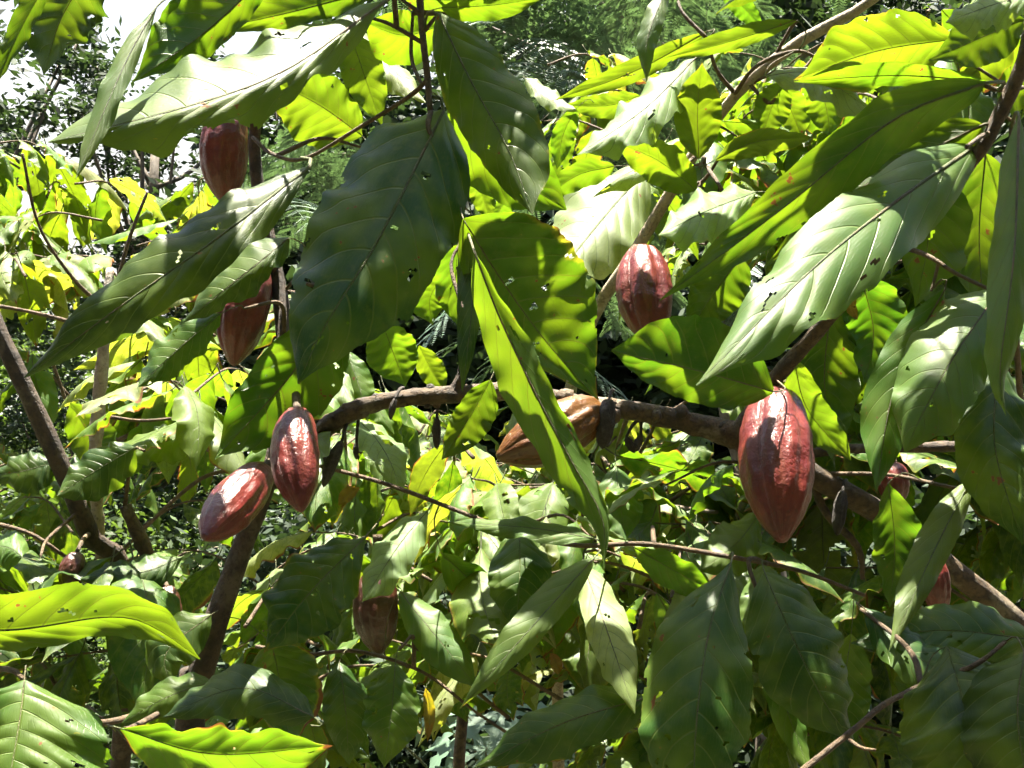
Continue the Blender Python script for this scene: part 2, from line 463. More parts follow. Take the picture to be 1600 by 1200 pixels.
def branch(tree, pts, mat, name='branch', ns=14, rough=.26, seg=None, seed=0):
    """pts: (px,py,depth,radius in px)"""
    n = seg or max(10, len(pts)*8)
    sp = spline(np.array([[*P(x, y, d), r*.78/FPX*d] for x, y, d, r in pts]), n)
    v, f = tube(sp[:, :3], np.maximum(sp[:, 3], .0006), ns, rough, seed)
    BPTS.extend(Vector(q[:3]) for q in sp)
    return link(name, mesh(name, v, f, [mat]), tree)

def twig_leaves(tree, p0, p1, r0, n, length, tints, seed, mat=None, droop=(.2, 1.0), sag=.03, jitter=.5):
    """A leafy shoot from p0 to p1 with n leaves set alternately, denser at the tip"""
    rng = random.Random(seed)
    p0, p1 = Vector(p0), Vector(p1)
    for q, rad in (SUNPTS if KEEP[0] else ()):
        for w_ in (p0-q, (p0+p1)/2-q, p1-q):
            al = w_.dot(SUN)
            if al > .03 and (w_-SUN*al).length < rad+.02: return
    mid = (p0+p1)/2+Vector((rng.uniform(-.02, .02), rng.uniform(-.02, .02), sag))
    sp = spline(np.array([p0, mid, p1]), 14)
    v, f = tube(sp, np.linspace(r0, r0*.4, 14), 6)
    link('twig', mesh('twig', v, f, [mat or M_TWIG]), tree)
    d = (p1-p0); hd = math.atan2(d.y, d.x)
    for i in range(n):
        u = .25+.75*((i+.7)/n)**.8
        q = sp[min(13, int(u*13))]
        side = 1 if i % 2 else -1
        h = hd+side*rng.uniform(.4, 1.3) if i < n-1 else hd+rng.uniform(-.3, .3)
        L = length*rng.uniform(.7, 1.15)
        base = Vector(q)+Vector((math.cos(h), math.sin(h), .1))*L*.12
        leaf_at(tree, base, h, rng.uniform(*droop), rng.uniform(-jitter, jitter), L, rng.choice(tints), rng)


# ------------------------------------------------------------------ setting: ground
m, nt_, out_ = new_mat('soil'); b_ = NB(nt_)
tc_ = b_.n('ShaderNodeTexCoord'); v_ = tc_.outputs['Object']
c_ = b_.mix(b_.ramp(b_.noise(v_, .6, 5), .4, .62), (.06, .042, .026, 1), (.035, .06, .018, 1))
c_ = b_.mix(b_.ramp(b_.noise(v_, 9, 5, .7), .5, .7), c_, (.10, .075, .045, 1))
p_ = b_.n('ShaderNodeBsdfPrincipled'); b_.put(p_.inputs['Base Color'], c_); p_.inputs['Roughness'].default_value = .95
bu_ = b_.n('ShaderNodeBump'); bu_.inputs['Distance'].default_value = .08; b_.put(bu_.inputs['Height'], b_.noise(v_, 5, 6, .7)); nt_.links.new(bu_.outputs[0], p_.inputs['Normal'])
nt_.links.new(p_.outputs[0], out_.inputs[0]); M_SOIL = m
G = 46; xs = np.sign(np.linspace(-1, 1, G))*np.abs(np.linspace(-1, 1, G))**2.4*300
V = []; F = []
for yy in xs:
    for xx in xs:
        r = math.hypot(xx, yy)
        z = .10*noise.noise(Vector((xx*.35, yy*.35, 0)))*min(1, r/2) + (max(0, yy-7)*.045 if yy < 120 else 5.1)
        V.append((xx, yy, z))
for i in range(G-1):
    for j in range(G-1): F.append((i*G+j, i*G+j+1, (i+1)*G+j+1, (i+1)*G+j))
g = link('ground', mesh('ground', V, F, [M_SOIL])); tag(g, kind='structure')

# ------------------------------------------------------------------ forest behind
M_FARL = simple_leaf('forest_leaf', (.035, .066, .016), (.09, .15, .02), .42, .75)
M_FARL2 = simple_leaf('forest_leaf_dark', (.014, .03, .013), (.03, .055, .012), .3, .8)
def crown_mesh(name, mat, seed, rx, rz, nclump, nleaf, size, spread, lo=.25):
    nr = np.random.RandomState(seed)
    d = nr.normal(0, 1, (nclump, 3)); d /= np.linalg.norm(d, axis=1)[:, None]
    c = d*(nr.uniform(lo, 1, (nclump, 1))**.5)*np.array([rx, rx, rz])
    c *= (1+.22*np.sin(d[:, :1]*5+seed)*np.cos(d[:, 1:2]*4))
    ci = np.repeat(np.arange(nclump), nleaf)
    n = len(ci)
    p = c[ci]+nr.normal(0, spread, (n, 3))*np.array([1, 1, .55])
    a = nr.normal(0, 1, (n, 3)); a[:, 2] *= .45; a /= np.linalg.norm(a, axis=1)[:, None]
    q = nr.normal(0, 1, (n, 3)); q -= a*(q*a).sum(1)[:, None]; q /= np.linalg.norm(q, axis=1)[:, None]
    s = size*nr.uniform(.6, 1.4, (n, 1))
    V = np.stack([p-a*s, p+q*s*.42, p+a*s, p-q*s*.42], 1).reshape(-1, 3)
    F = np.arange(4*n).reshape(n, 4)
    me = bpy.data.meshes.new(name); me.vertices.add(4*n); me.vertices.foreach_set('co', V.ravel())
    me.loops.add(4*n); me.loops.foreach_set('vertex_index', F.ravel().astype(np.int32))
    me.polygons.add(n); me.polygons.foreach_set('loop_start', np.arange(0, 4*n, 4, dtype=np.int32)); 
    me.update(calc_edges=True); me.materials.append(mat)
    return me, c
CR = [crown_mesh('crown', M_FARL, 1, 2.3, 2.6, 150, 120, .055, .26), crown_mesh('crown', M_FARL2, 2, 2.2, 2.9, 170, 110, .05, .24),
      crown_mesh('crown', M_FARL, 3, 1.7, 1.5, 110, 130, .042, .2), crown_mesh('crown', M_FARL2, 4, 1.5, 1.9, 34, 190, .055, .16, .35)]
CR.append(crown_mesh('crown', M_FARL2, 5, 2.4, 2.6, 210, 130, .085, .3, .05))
def far_tree(x, y, h, ci, sc, label, seed):
    rng = random.Random(seed)
    t = empty('forest_tree', (x, y, max(0, y-7)*.045-.1), label, 'tree', 'trees of the forest behind')
    me, cl = CR[ci]
    c = bpy.data.objects.new('crown', me); COL.objects.link(c); c.parent = t
    c.location = (0, 0, h); c.scale = (sc, sc, sc); c.rotation_euler = (0, 0, rng.uniform(0, 6))
    # trunk and limbs
    V = []; F = []
    pth = spline(np.array([[0, 0, -.2], [rng.uniform(-.2, .2), rng.uniform(-.2, .2), h*.45], [rng.uniform(-.2, .2), 0, h]]), 14)
    v, f = tube(pth, np.linspace(.17, .06, 14)*sc, 10, .15, seed); V += v; F += f
    Rz = Matrix.Rotation(c.rotation_euler.z, 3, 'Z')
    for k in rng.sample(range(len(cl)), 16):
        e = Rz @ Vector(cl[k])*sc; e = np.array([e.x, e.y, e.z+h])
        s = pth[rng.randint(6, 12)]
        v, f = tube(spline(np.array([s, (s+e)/2+np.array([0, 0, -.12]), e]), 8), np.linspace(.05, .012, 8)*sc, 6)
        o = len(V); V += v; F += [tuple(i+o for i in ff) for ff in f]
    tr = bpy.data.objects.new('trunk', mesh('trunk', V, F, [M_FAR])); COL.objects.link(tr); tr.parent = t
    return t
FT = [  # x, y, crown centre height, crown mesh, scale, label
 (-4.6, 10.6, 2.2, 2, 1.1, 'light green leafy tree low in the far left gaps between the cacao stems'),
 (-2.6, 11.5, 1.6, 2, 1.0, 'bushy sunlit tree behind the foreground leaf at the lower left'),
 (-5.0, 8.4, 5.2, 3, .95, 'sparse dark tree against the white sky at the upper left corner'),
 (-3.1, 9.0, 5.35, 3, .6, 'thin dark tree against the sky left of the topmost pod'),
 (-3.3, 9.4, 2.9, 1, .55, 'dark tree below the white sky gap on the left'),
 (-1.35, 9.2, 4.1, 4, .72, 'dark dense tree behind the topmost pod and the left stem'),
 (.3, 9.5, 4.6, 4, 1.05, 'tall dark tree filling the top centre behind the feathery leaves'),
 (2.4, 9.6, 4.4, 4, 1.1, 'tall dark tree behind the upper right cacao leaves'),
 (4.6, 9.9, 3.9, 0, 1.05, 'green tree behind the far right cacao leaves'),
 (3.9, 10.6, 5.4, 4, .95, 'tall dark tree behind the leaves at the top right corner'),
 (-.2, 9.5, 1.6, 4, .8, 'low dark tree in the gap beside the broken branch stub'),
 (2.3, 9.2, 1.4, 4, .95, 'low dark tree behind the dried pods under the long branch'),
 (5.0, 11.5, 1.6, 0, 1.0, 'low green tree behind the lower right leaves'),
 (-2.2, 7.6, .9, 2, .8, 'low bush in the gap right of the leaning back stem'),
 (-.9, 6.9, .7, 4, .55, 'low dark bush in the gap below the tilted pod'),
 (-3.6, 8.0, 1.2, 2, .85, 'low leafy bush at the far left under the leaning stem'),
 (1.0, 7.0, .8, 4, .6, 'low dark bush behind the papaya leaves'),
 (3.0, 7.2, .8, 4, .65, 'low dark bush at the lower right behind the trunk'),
 (-7.2, 13, 3.0, 0, 1.2, 'broad green tree at the far left edge'),
]
for i, a in enumerate(FT): far_tree(*a, 70+i)
for i, (x, y, h, k, s_) in enumerate([(-5.5, -3.5, 3.4, 4, 1.1), (-2, -5.5, 3.6, 4, 1.2), (1.8, -5.2, 3.4, 4, 1.15), (5.2, -3.8, 3.5, 4, 1.15), (6.5, .5, 3.4, 4, 1.1), (-6.8, 1.0, 3.4, 4, 1.1)]):  # unseen trees added round the camera only to block sky light
    far_tree(x, y, h, k, s_, 'added unseen tree around the camera, blocking sky light', 95+i)['group'] = 'added trees blocking sky light'

# ------------------------------------------------------------------ feathery tree
M_FEA = simple_leaf('feather_leaflet', (.055, .095, .066), (.08, .14, .04), .3, .45)  # bluish skylight on the fronds is mixed into this leaf colour
def feather_mesh(seed):
    rng = random.Random(seed); V = []; F = []
    def quad(a, b, w):
        a, b = Vector(a), Vector(b); d = (b-a); s = d.cross(Vector((0, 0, 1))); s.normalize(); s *= w
        k = len(V); m = (a+b)/2; V.extend([tuple(a), tuple(m+s), tuple(b), tuple(m-s)]); F.append((k, k+1, k+2, k+3))
    n = 7
    for i in range(n+1):
        u = (i+1)/(n+1); bx = .34*u; bz = -.10*u*u
        for sd in (-1, 1):
            ang = math.radians(68-38*u)*sd + rng.uniform(-.1, .1)
            L = .135*(1-.35*abs(u-.5)*2)*rng.uniform(.85, 1.1)
            dx, dy = math.cos(ang), math.sin(ang)
            nl = 15; dr = rng.uniform(.2, .5)
            for j in range(nl):
                q = (j+1)/nl; x, y, z = bx+dx*L*q, dy*L*q, bz-dr*L*q*q
                ll = .021*math.sin(math.pi*min(1, .15+q*.85))**.5+.004
                for s2 in (-1, 1):
                    a2 = ang+s2*math.radians(72)
                    quad((x, y, z), (x+math.cos(a2)*ll, y+math.sin(a2)*ll, z-ll*.25), .0042)
            quad((bx, 0, bz), (bx+dx*L, dy*L, bz-dr*L), .0012)
    quad((0, 0, 0), (.34, 0, -.10), .002)
    return mesh('leaf', V, F, [M_FEA], smooth=False)
FM = [feather_mesh(i) for i in range(4)]
ft = empty('feathery_tree', (1.2, 5.6, 0), 'tree with feathery divided leaves at the top centre behind the cacao', 'tree')
rng = random.Random(4)
def feather(px, py, d, tree=ft, sc=1.0):
    o = bpy.data.objects.new('leaf', rng.choice(FM)); COL.objects.link(o); o.parent = tree
    o.matrix_local = Matrix.Translation(P(px, py, d)-tree.location) @ Matrix.Rotation(rng.uniform(-math.pi, math.pi), 4, 'Z') @ Matrix.Rotation(rng.uniform(.05, .75), 4, 'Y') @ Matrix.Rotation(rng.uniform(-.4, .4), 4, 'X') @ Matrix.Scale(sc*rng.uniform(.85, 1.25), 4)
limbs = []
V, F = [], []
tr = spline(np.array([[0, 0, -.1], [.15, .1, 1.5], [-.1, 0, 2.8], [.1, 0, 4.2]]), 18)
v, f = tube(tr, np.linspace(.1, .04, 18), 10, .15); V += v; F += f
link('trunk', mesh('trunk', V, F, [M_FAR]), ft, False)
for (ax, ay, ad), (bx, by, bd) in [((1150, 260, 5.6), (760, 40, 4.8)), ((1150, 200, 5.6), (900, -20, 4.6)), ((1150, 120, 5.6), (1050, -60, 4.4)), ((1150, 300, 5.6), (880, 330, 4.8)),
                                   ((1150, 320, 5.6), (520, 240, 5.0)), ((1150, 330, 5.6), (1060, 420, 5.0)), ((1150, 200, 5.6), (1300, 60, 4.8))]:
    a, b2 = np.array(P(ax, ay, ad)), np.array(P(bx, by, bd))
    a = tr[min(17, max(4, int(a[2]/4.2*18)))]+np.array(ft.location)
    v, f = tube(spline(np.array([a, (a+b2)/2+np.array([0, 0, .1]), b2]), 10), np.linspace(.03, .008, 10), 6)
    link('limb', mesh('limb', v, f, [M_FAR]), ft)
    for k in range(9):
        u = rng.uniform(.2, 1.08); q = a*(1-u)+b2*u
        x, y, d = to_px(q)
        feather(x+rng.gauss(0, 55), y+rng.gauss(0, 45), d+rng.uniform(-.4, .4))
for k in range(26): feather(rng.uniform(770, 1130), rng.uniform(-40, 180), rng.uniform(3.0, 3.8), sc=1.15)
for k in range(45): feather(rng.uniform(620, 1300), rng.uniform(-520, -60), rng.uniform(2.9, 5.2), sc=1.5)  # unseen fronds added above the frame to shade those below
for k in range(14): feather(rng.uniform(410, 560), rng.uniform(150, 330), rng.uniform(4.0, 5))
for k in range(14): feather(rng.uniform(720, 900), rng.uniform(330, 560), rng.uniform(4.2, 5))

# ------------------------------------------------------------------ papaya plant
m = simple_leaf('papaya_leaf', (.075, .13, .085), (.1, .17, .07), .3, .6); M_PAP = m
pap = empty('papaya_plant', P(760, 1320, 2.9), 'pale blue green papaya plant with deeply lobed leaves near the bottom centre', 'plant')
pap.location.z = 0
def papaya_leaf(seed):
    rng = random.Random(seed); V = [(0, 0, 0)]; F = []
    lobes = 8
    for i in range(lobes):
        a = math.radians(-140+280*i/(lobes-1)); L = (.20-.075*abs(i-(lobes-1)/2)/(lobes/2))*rng.uniform(.9, 1.1)
        out = [(.30, .085), (.42, .14), (.5, .34), (.58, .15), (.68, .32), (.76, .13), (1, 0)]
        def pt(u, w_, sgn): 
            x, y = u*L, sgn*w_*L*.55
            return (x*math.cos(a)-y*math.sin(a), x*math.sin(a)+y*math.cos(a), -.35*(u*L)**2/.2+.1*abs(y))
        k = len(V)
        V.extend([pt(u, w_, 1) for u, w_ in out]); k2 = len(V); V.extend([pt(u, w_, -1) for u, w_ in out[:-1]]); kc = len(V)
        V.extend([pt(u, 0, 1) for u, _ in out[:-1]])
        F += [(0, kc, k), (0, k2, kc)]
        for j in range(5):
            F += [(k+j, kc+j, kc+j+1, k+j+1), (kc+j, k2+j, k2+j+1, kc+j+1)]
        F += [(k+5, kc+5, k+6), (kc+5, k2+5, k+6)]
    return mesh('leaf', V, F, [M_PAP], smooth=False)
PM = [papaya_leaf(i) for i in range(3)]
stem = np.array(P(800, 1300, 2.9)); 
v, f = tube(np.array([[0, 0, 0], [.02, 0, .4], [0, 0, stem[2]*.95]]), [.035, .03, .022], 10)
link('stem', mesh('stem', v, f, [M_TWIG]), pap, False)
top = Vector((0, 0, stem[2]*.95))
for (x, y, d, hd, pi) in [(790, 1105, 2.75, -1.4, .5), (735, 1135, 2.8, -2.4, .6), (845, 1125, 2.9, -.6, .5), (760, 1170, 2.6, -1.7, .75), (690, 1110, 3.0, 2.6, .4), (560, 1115, 3.0, -2.6, .5), (1200, 1080, 3.1, -1.2, .5), (1235, 1130, 3.0, -.8, .6), (870, 1180, 2.7, -1, .6)]:
    q = P(x, y, d)-pap.location
    o = bpy.data.objects.new('leaf', rng.choice(PM)); COL.objects.link(o); o.parent = pap
    o.matrix_local = Matrix.Translation(q) @ Matrix.Rotation(hd, 4, 'Z') @ Matrix.Rotation(pi, 4, 'Y')
    v, f = tube(spline(np.array([top, (top+q)/2+Vector((0, 0, .05)), q]), 10), np.linspace(.006, .003, 10), 6)
    o2 = link('petiole', mesh('petiole', v, f, [M_RIB]), pap, False)

# ------------------------------------------------------------------ cacao trees
def cacao(x, y, label): return empty('cacao_tree', (x, y, 0), label, 'tree', 'cacao trees')
A = cacao(P(1700, 900, 1.5).x, P(1700, 900, 1.5).y, 'cacao tree at right whose long bare branch crosses the centre of the photo')
B = cacao(P(300, 1100, 1.5).x, P(300, 1100, 1.5).y, 'cacao tree at left with four red pods on its upright stem')
C_ = cacao(P(120, 800, 2.3).x, P(120, 800, 2.3).y, 'sunlit cacao tree behind on the far left with leaning brown stem')
D = cacao(P(700, 900, 2.4).x, P(700, 900, 2.4).y, 'shaded cacao tree low in the background behind the long branch')
E = cacao(P(880, 700, 1.9).x, P(880, 700, 1.9).y, 'cacao tree with pale slanting branch and yellow green leaves at the upper right')
Z = 0
# right tree: trunk and limbs
gx = P(1800, 1300, 1.55)
sp = [P(1160, 684, 1.42), P(1270, 742, 1.44), P(1380, 806, 1.46), P(1500, 900, 1.48), P(1620, 1010, 1.5), P(1720, 1200, 1.54), Vector((gx.x+.05, gx.y+.04, .8)), Vector((gx.x+.1, gx.y+.06, -.1))]
s_ = spline(np.array([[*p, r] for p, r in zip(sp, [.020, .016, .016, .016, .018, .028, .05, .075])]), 60)
BPTS.extend(Vector(q[:3]) for q in s_); v, f = tube(s_[:, :3], s_[:, 3], 14, .16); link('trunk', mesh('trunk', v, f, [M_BARK]), A)
branch(A, [(497, 694, 1.40, 13), (503, 676, 1.40, 21), (540, 648, 1.40, 20), (600, 627, 1.40, 17), (700, 617, 1.40, 18), (800, 613, 1.41, 19), (900, 630, 1.42, 19), (1000, 644, 1.42, 20), (1090, 664, 1.42, 23), (1150, 680, 1.42, 27), (1185, 692, 1.42, 20)], M_BARK, seg=70, seed=3)
branch(A, [(1150, 690, 1.42, 26), (1180, 640, 1.40, 19), (1212, 592, 1.38, 16), (1300, 490, 1.33, 16), (1400, 375, 1.27, 15), (1500, 275, 1.22, 14), (1560, 185, 1.2, 14), (1605, 70, 1.18, 14), (1640, -120, 1.2, 12)], M_BARK, seg=60, seed=4)
branch(A, [(1240, 716, 1.46, 11), (1300, 703, 1.46, 10), (1400, 700, 1.46, 10), (1520, 697, 1.46, 11), (1640, 690, 1.47, 9)], M_BARK, seed=5)
branch(A, [(1265, 738, 1.45, 9), (1290, 800, 1.45, 8), (1340, 855, 1.44, 7), (1348, 905, 1.44, 4)], M_BARK, seed=6)
branch(A, [(705, 622, 1.4, 14), (720, 590, 1.4, 11), (731, 540, 1.4, 8), (733, 505, 1.4, 6)], M_BARK, seed=7)
branch(A, [(500, 690, 1.40, 9), (512, 720, 1.39, 8), (508, 748, 1.39, 3)], M_DEAD, 'twig', seed=8)
branch(A, [(1395, 380, 1.27, 6), (1450, 400, 1.22, 5), (1490, 425, 1.2, 4), (1545, 452, 1.18, 4)], M_TWIG, 'twig', 8, .1)
branch(A, [(1467, 408, 1.21, 4), (1462, 430, 1.21, 3.5), (1455, 455, 1.21, 3)], M_TWIG, 'twig', 8, .1)
branch(A, [(1240, 1215, 1.0, 7), (1340, 1135, 1.02, 6), (1380, 1102, 1.03, 6), (1440, 1070, 1.05, 5)], M_TWIG, 'twig', 8, .1)
branch(A, [(1320, 1150, 1.02, 4), (1345, 1168, 1.0, 4), (1368, 1172, 1.0, 3)], M_TWIG, 'twig', 8, .1)
branch(A, [(1425, 948, 1.3, 4), (1500, 985, 1.3, 4), (1570, 1018, 1.32, 5), (1640, 1050, 1.36, 6)], M_TWIG, 'twig', 8, .1)
branch(A, [(1530, 130, 1.2, 4), (1560, 140, 1.2, 5), (1585, 130, 1.19, 5)], M_TWIG, 'twig', 8, .1)
branch(A, [(1510, 230, 1.15, 4), (1530, 215, 1.18, 5), (1545, 208, 1.2, 5)], M_TWIG, 'twig', 8, .1)
branch(A, [(1600, 690, 1.47, 8), (1590, 560, 1.3, 6), (1585, 400, 1.2, 5), (1580, 200, 1.15, 5)], M_TWIG, 'twig', 8, .1)
branch(A, [(1290, 740, 1.44, 5), (1390, 742, 1.4, 4), (1480, 760, 1.3, 4), (1530, 770, 1.3, 3)], M_TWIG, 'twig', 8, .1)
# left stem
sp = [Vector((P(300, 1300, 1.5).x, P(300, 1300, 1.5).y, -.1)), P(290, 1250, 1.34), P(312, 1060, 1.33), P(345, 950, 1.34), P(385, 840, 1.35), P(425, 730, 1.36), P(447, 620, 1.39), P(442, 500, 1.43), P(432, 430, 1.45), P(404, 300, 1.46), P(398, 200, 1.46), P(415, 110, 1.42), P(450, 0, 1.38), P(500, -160, 1.35)]
s_ = spline(np.array([[*p, r] for p, r in zip(sp, [.05, .02, .017, .015, .013, .0115, .011, .0105, .010, .009, .008, .007, .007, .006])]), 80)
BPTS.extend(Vector(q[:3]) for q in s_); v, f = tube(s_[:, :3], s_[:, 3], 14, .16); link('trunk', mesh('trunk', v, f, [M_BARKD]), B)
branch(B, [(395, 215, 1.44, 4), (425, 240, 1.4, 4), (475, 248, 1.35, 4), (560, 200, 1.28, 4), (640, 150, 1.25, 5), (672, 120, 1.25, 5)], M_TWIG, 'twig', 8, .1)
branch(B, [(650, -160, 1.27, 9), (655, -20, 1.26, 8), (661, 60, 1.25, 7), (668, 120, 1.25, 7), (672, 175, 1.24, 6)], M_TWIG, 'branch', 10, .12)
branch(B, [(575, 27, 1.25, 3), (610, 38, 1.25, 4), (659, 66, 1.25, 5)], M_TWIG, 'twig', 8, .1)
branch(B, [(620, -6, 1.25, 3), (656, 20, 1.25, 5)], M_TWIG, 'twig', 8, .1)
branch(B, [(684, 22, 1.25, 3), (664, 48, 1.25, 5)], M_TWIG, 'twig', 8, .1)
branch(B, [(645, 20, 1.3, 3), (643, 90, 1.3, 4), (660, 135, 1.27, 4)], M_TWIG, 'twig', 8, .1)
branch(B, [(445, 455, 1.45, 4), (465, 430, 1.40, 3), (480, 410, 1.38, 3)], M_TWIG, 'twig', 8, .1)
branch(B, [(500, 728, 1.42, 4), (600, 755, 1.4, 4.5), (700, 792, 1.36, 4.5), (800, 830, 1.34, 4.5), (900, 852, 1.33, 5), (1010, 850, 1.3, 5), (1140, 870, 1.28, 5), (1250, 892, 1.28, 4.5), (1350, 930, 1.3, 4)], M_TWIG, 'twig', 8, .08, 50)
branch(B, [(400, 1010, 1.44, 4), (480, 1022, 1.42, 4), (560, 1018, 1.4, 4), (660, 1050, 1.38, 3.5), (740, 1110, 1.36, 3), (800, 1150, 1.34, 3)], M_TWIG, 'twig', 8, .1)
branch(B, [(310, 1080, 1.46, 7), (150, 1130, 1.2, 7), (-60, 1060, .9, 7), (10, 1045, .82, 6), (38, 1062, .8, 5)], M_TWIG, 'twig', 8, .1)
branch(B, [(-60, 1060, .9, 7), (-170, 1010, .86, 5), (-150, 975, .86, 4)], M_TWIG, 'twig', 8, .1)
branch(B, [(310, 1080, 1.46, 7), (220, 1130, 1.1, 6), (190, 1140, .93, 4)], M_TWIG, 'twig', 8, .1)
# upper right tree with the pale branch
sp = [Vector((E.location.x, E.location.y, -.1)), P(870, 900, 1.9), P(890, 620, 1.85), P(930, 490, 1.8), P(985, 405, 1.75), P(1060, 280, 1.7), P(1135, 165, 1.65), P(1200, 102, 1.6), P(1270, 52, 1.58), P(1320, 28, 1.55), P(1420, -40, 1.5)]
s_ = spline(np.array([[*p, r] for p, r in zip(sp, [.011, .010, .0105, .0105, .010, .0095, .0085, .0085, .009, .007, .006])]), 70)
v, f = tube(s_[:30, :3], s_[:30, 3], 14, .16); link('trunk', mesh('trunk', v, f, [M_BARK]), E)
BPTS.extend(Vector(q[:3]) for q in s_); v, f = tube(s_[29:, :3], s_[29:, 3], 14, .12); link('branch', mesh('branch', v, f, [M_BARKP]), E)
for q in [[(1150, 148, 1.64, 5), (1120, 110, 1.6, 4), (1105, 60, 1.58, 3)], [(1205, 98, 1.6, 4), (1235, 45, 1.57, 4), (1246, 33, 1.56, 3)], [(1165, 135, 1.63, 4), (1195, 120, 1.6, 3), (1215, 108, 1.6, 3)], [(1085, 245, 1.68, 4), (1070, 260, 1.6, 3), (1100, 255, 1.55, 3)],
          [(1060, 285, 1.7, 5), (1095, 285, 1.6, 4), (1125, 245, 1.55, 3)], [(1140, 160, 1.65, 5), (1180, 105, 1.58, 4), (1245, 80, 1.5, 4), (1290, 100, 1.5, 3)], [(1170, 130, 1.62, 4), (1200, 160, 1.6, 4), (1215, 150, 1.6, 3)]]:
    branch(E, q, M_TWIG, 'twig', 8, .1)
# far left tree
sp = [P(-60, 380, 1.62), P(-10, 500, 1.62), P(50, 630, 1.63), P(100, 740, 1.65), P(140, 835, 1.68), P(200, 1000, 1.8), Vector((C_.location.x+.1, C_.location.y, .5)), Vector((C_.location.x+.1, C_.location.y, -.1))]
s_ = spline(np.array([[*p, r] for p, r in zip(sp, [.011, .013, .0135, .014, .015, .016, .02, .03])]), 50)
BPTS.extend(Vector(q[:3]) for q in s_); v, f = tube(s_[:, :3], s_[:, 3], 12, .16); link('trunk', mesh('trunk', v, f, [M_BARKD]), C_)
branch(C_, [(172, 420, 1.72, 8), (165, 505, 1.7, 11), (155, 620, 1.7, 13), (150, 690, 1.7, 13), (150, 760, 1.7, 13), (158, 880, 1.72, 10)], M_BARKP, seed=11)
branch(C_, [(195, 790, 1.64, 12), (235, 880, 1.65, 16), (255, 960, 1.68, 18), (215, 1060, 1.8, 16)], M_BARK, seed=12)
for q in [[(155, 515, 2.15, 5), (60, 490, 2.1, 4), (-20, 475, 2.1, 4)], [(160, 480, 2.15, 5), (110, 430, 2.1, 4), (60, 350, 2.05, 3), (35, 240, 2.0, 3)], [(165, 520, 2.15, 4), (240, 480, 2.1, 3), (290, 400, 2.1, 3)],
          [(-20, 815, 1.7, 5), (50, 835, 1.7, 4), (110, 875, 1.75, 4), (200, 930, 2.2, 4)], [(160, 700, 2.18, 5), (220, 665, 2.1, 4), (245, 600, 2.05, 3)], [(150, 690, 2.18, 5), (110, 640, 2.1, 4), (80, 560, 2.05, 3)], [(190, 860, 2.2, 4), (320, 745, 2.1, 4), (420, 745, 2.1, 3)], [(165, 510, 2.15, 5), (200, 380, 2.15, 4), (230, 300, 2.15, 3)]]:
    branch(C_, q, M_TWIG, 'twig', 8, .1)
# shaded tree behind
sp = [Vector((D.location.x, D.location.y, -.1)), P(720, 1150, 2.4), P(780, 900, 2.35), P(900, 820, 2.3), P(1100, 800, 2.3), P(1250, 760, 2.3)]
s_ = spline(np.array([[*p, r] for p, r in zip(sp, [.016, .013, .014, .015, .014, .012])]), 50)
BPTS.extend(Vector(q[:3]) for q in s_); v, f = tube(s_[:, :3], s_[:, 3], 12, .16); link('trunk', mesh('trunk', v, f, [M_BARK]), D)
for q in [[(780, 900, 2.35, 12), (640, 780, 2.2, 9), (560, 700, 2.1, 6)], [(850, 850, 2.3, 10), (960, 760, 2.0, 6), (1010, 690, 1.9, 4), (1030, 640, 1.85, 3)], [(900, 820, 2.3, 10), (1000, 790, 2.0, 5), (1120, 800, 1.8, 4)], [(1080, 760, 1.9, 4), (1030, 800, 2.0, 5), (1000, 860, 2.2, 6)]]:
    branch(D, q, M_BARK, 'branch', 8, .1)

rng = random.Random(8)
for k in range(26):                                     # swollen flower cushions on the bark
    x = rng.uniform(530, 1140); yb = np.interp(x, [500, 540, 600, 700, 800, 900, 1000, 1090, 1150], [680, 648, 627, 617, 613, 630, 644, 664, 680])
    q = np.array(P(x, yb+rng.uniform(-12, 12), np.interp(x, [500, 1150], [1.40, 1.42])-.004)); r = rng.uniform(.004, .009)
    dr = np.array([rng.uniform(-1, 1), -.8, rng.uniform(-.6, .9)]); dr /= np.linalg.norm(dr)
    v, f = tube(np.array([q, q+dr*r*.6, q+dr*r*1.1, q+dr*r*1.45]), [r*1.3, r*1.2, r*.8, r*.25], 9, .5, k)
    link('bark_cushion', mesh('bark_cushion', v, f, [M_BARK if k % 3 else M_DEAD]), A)

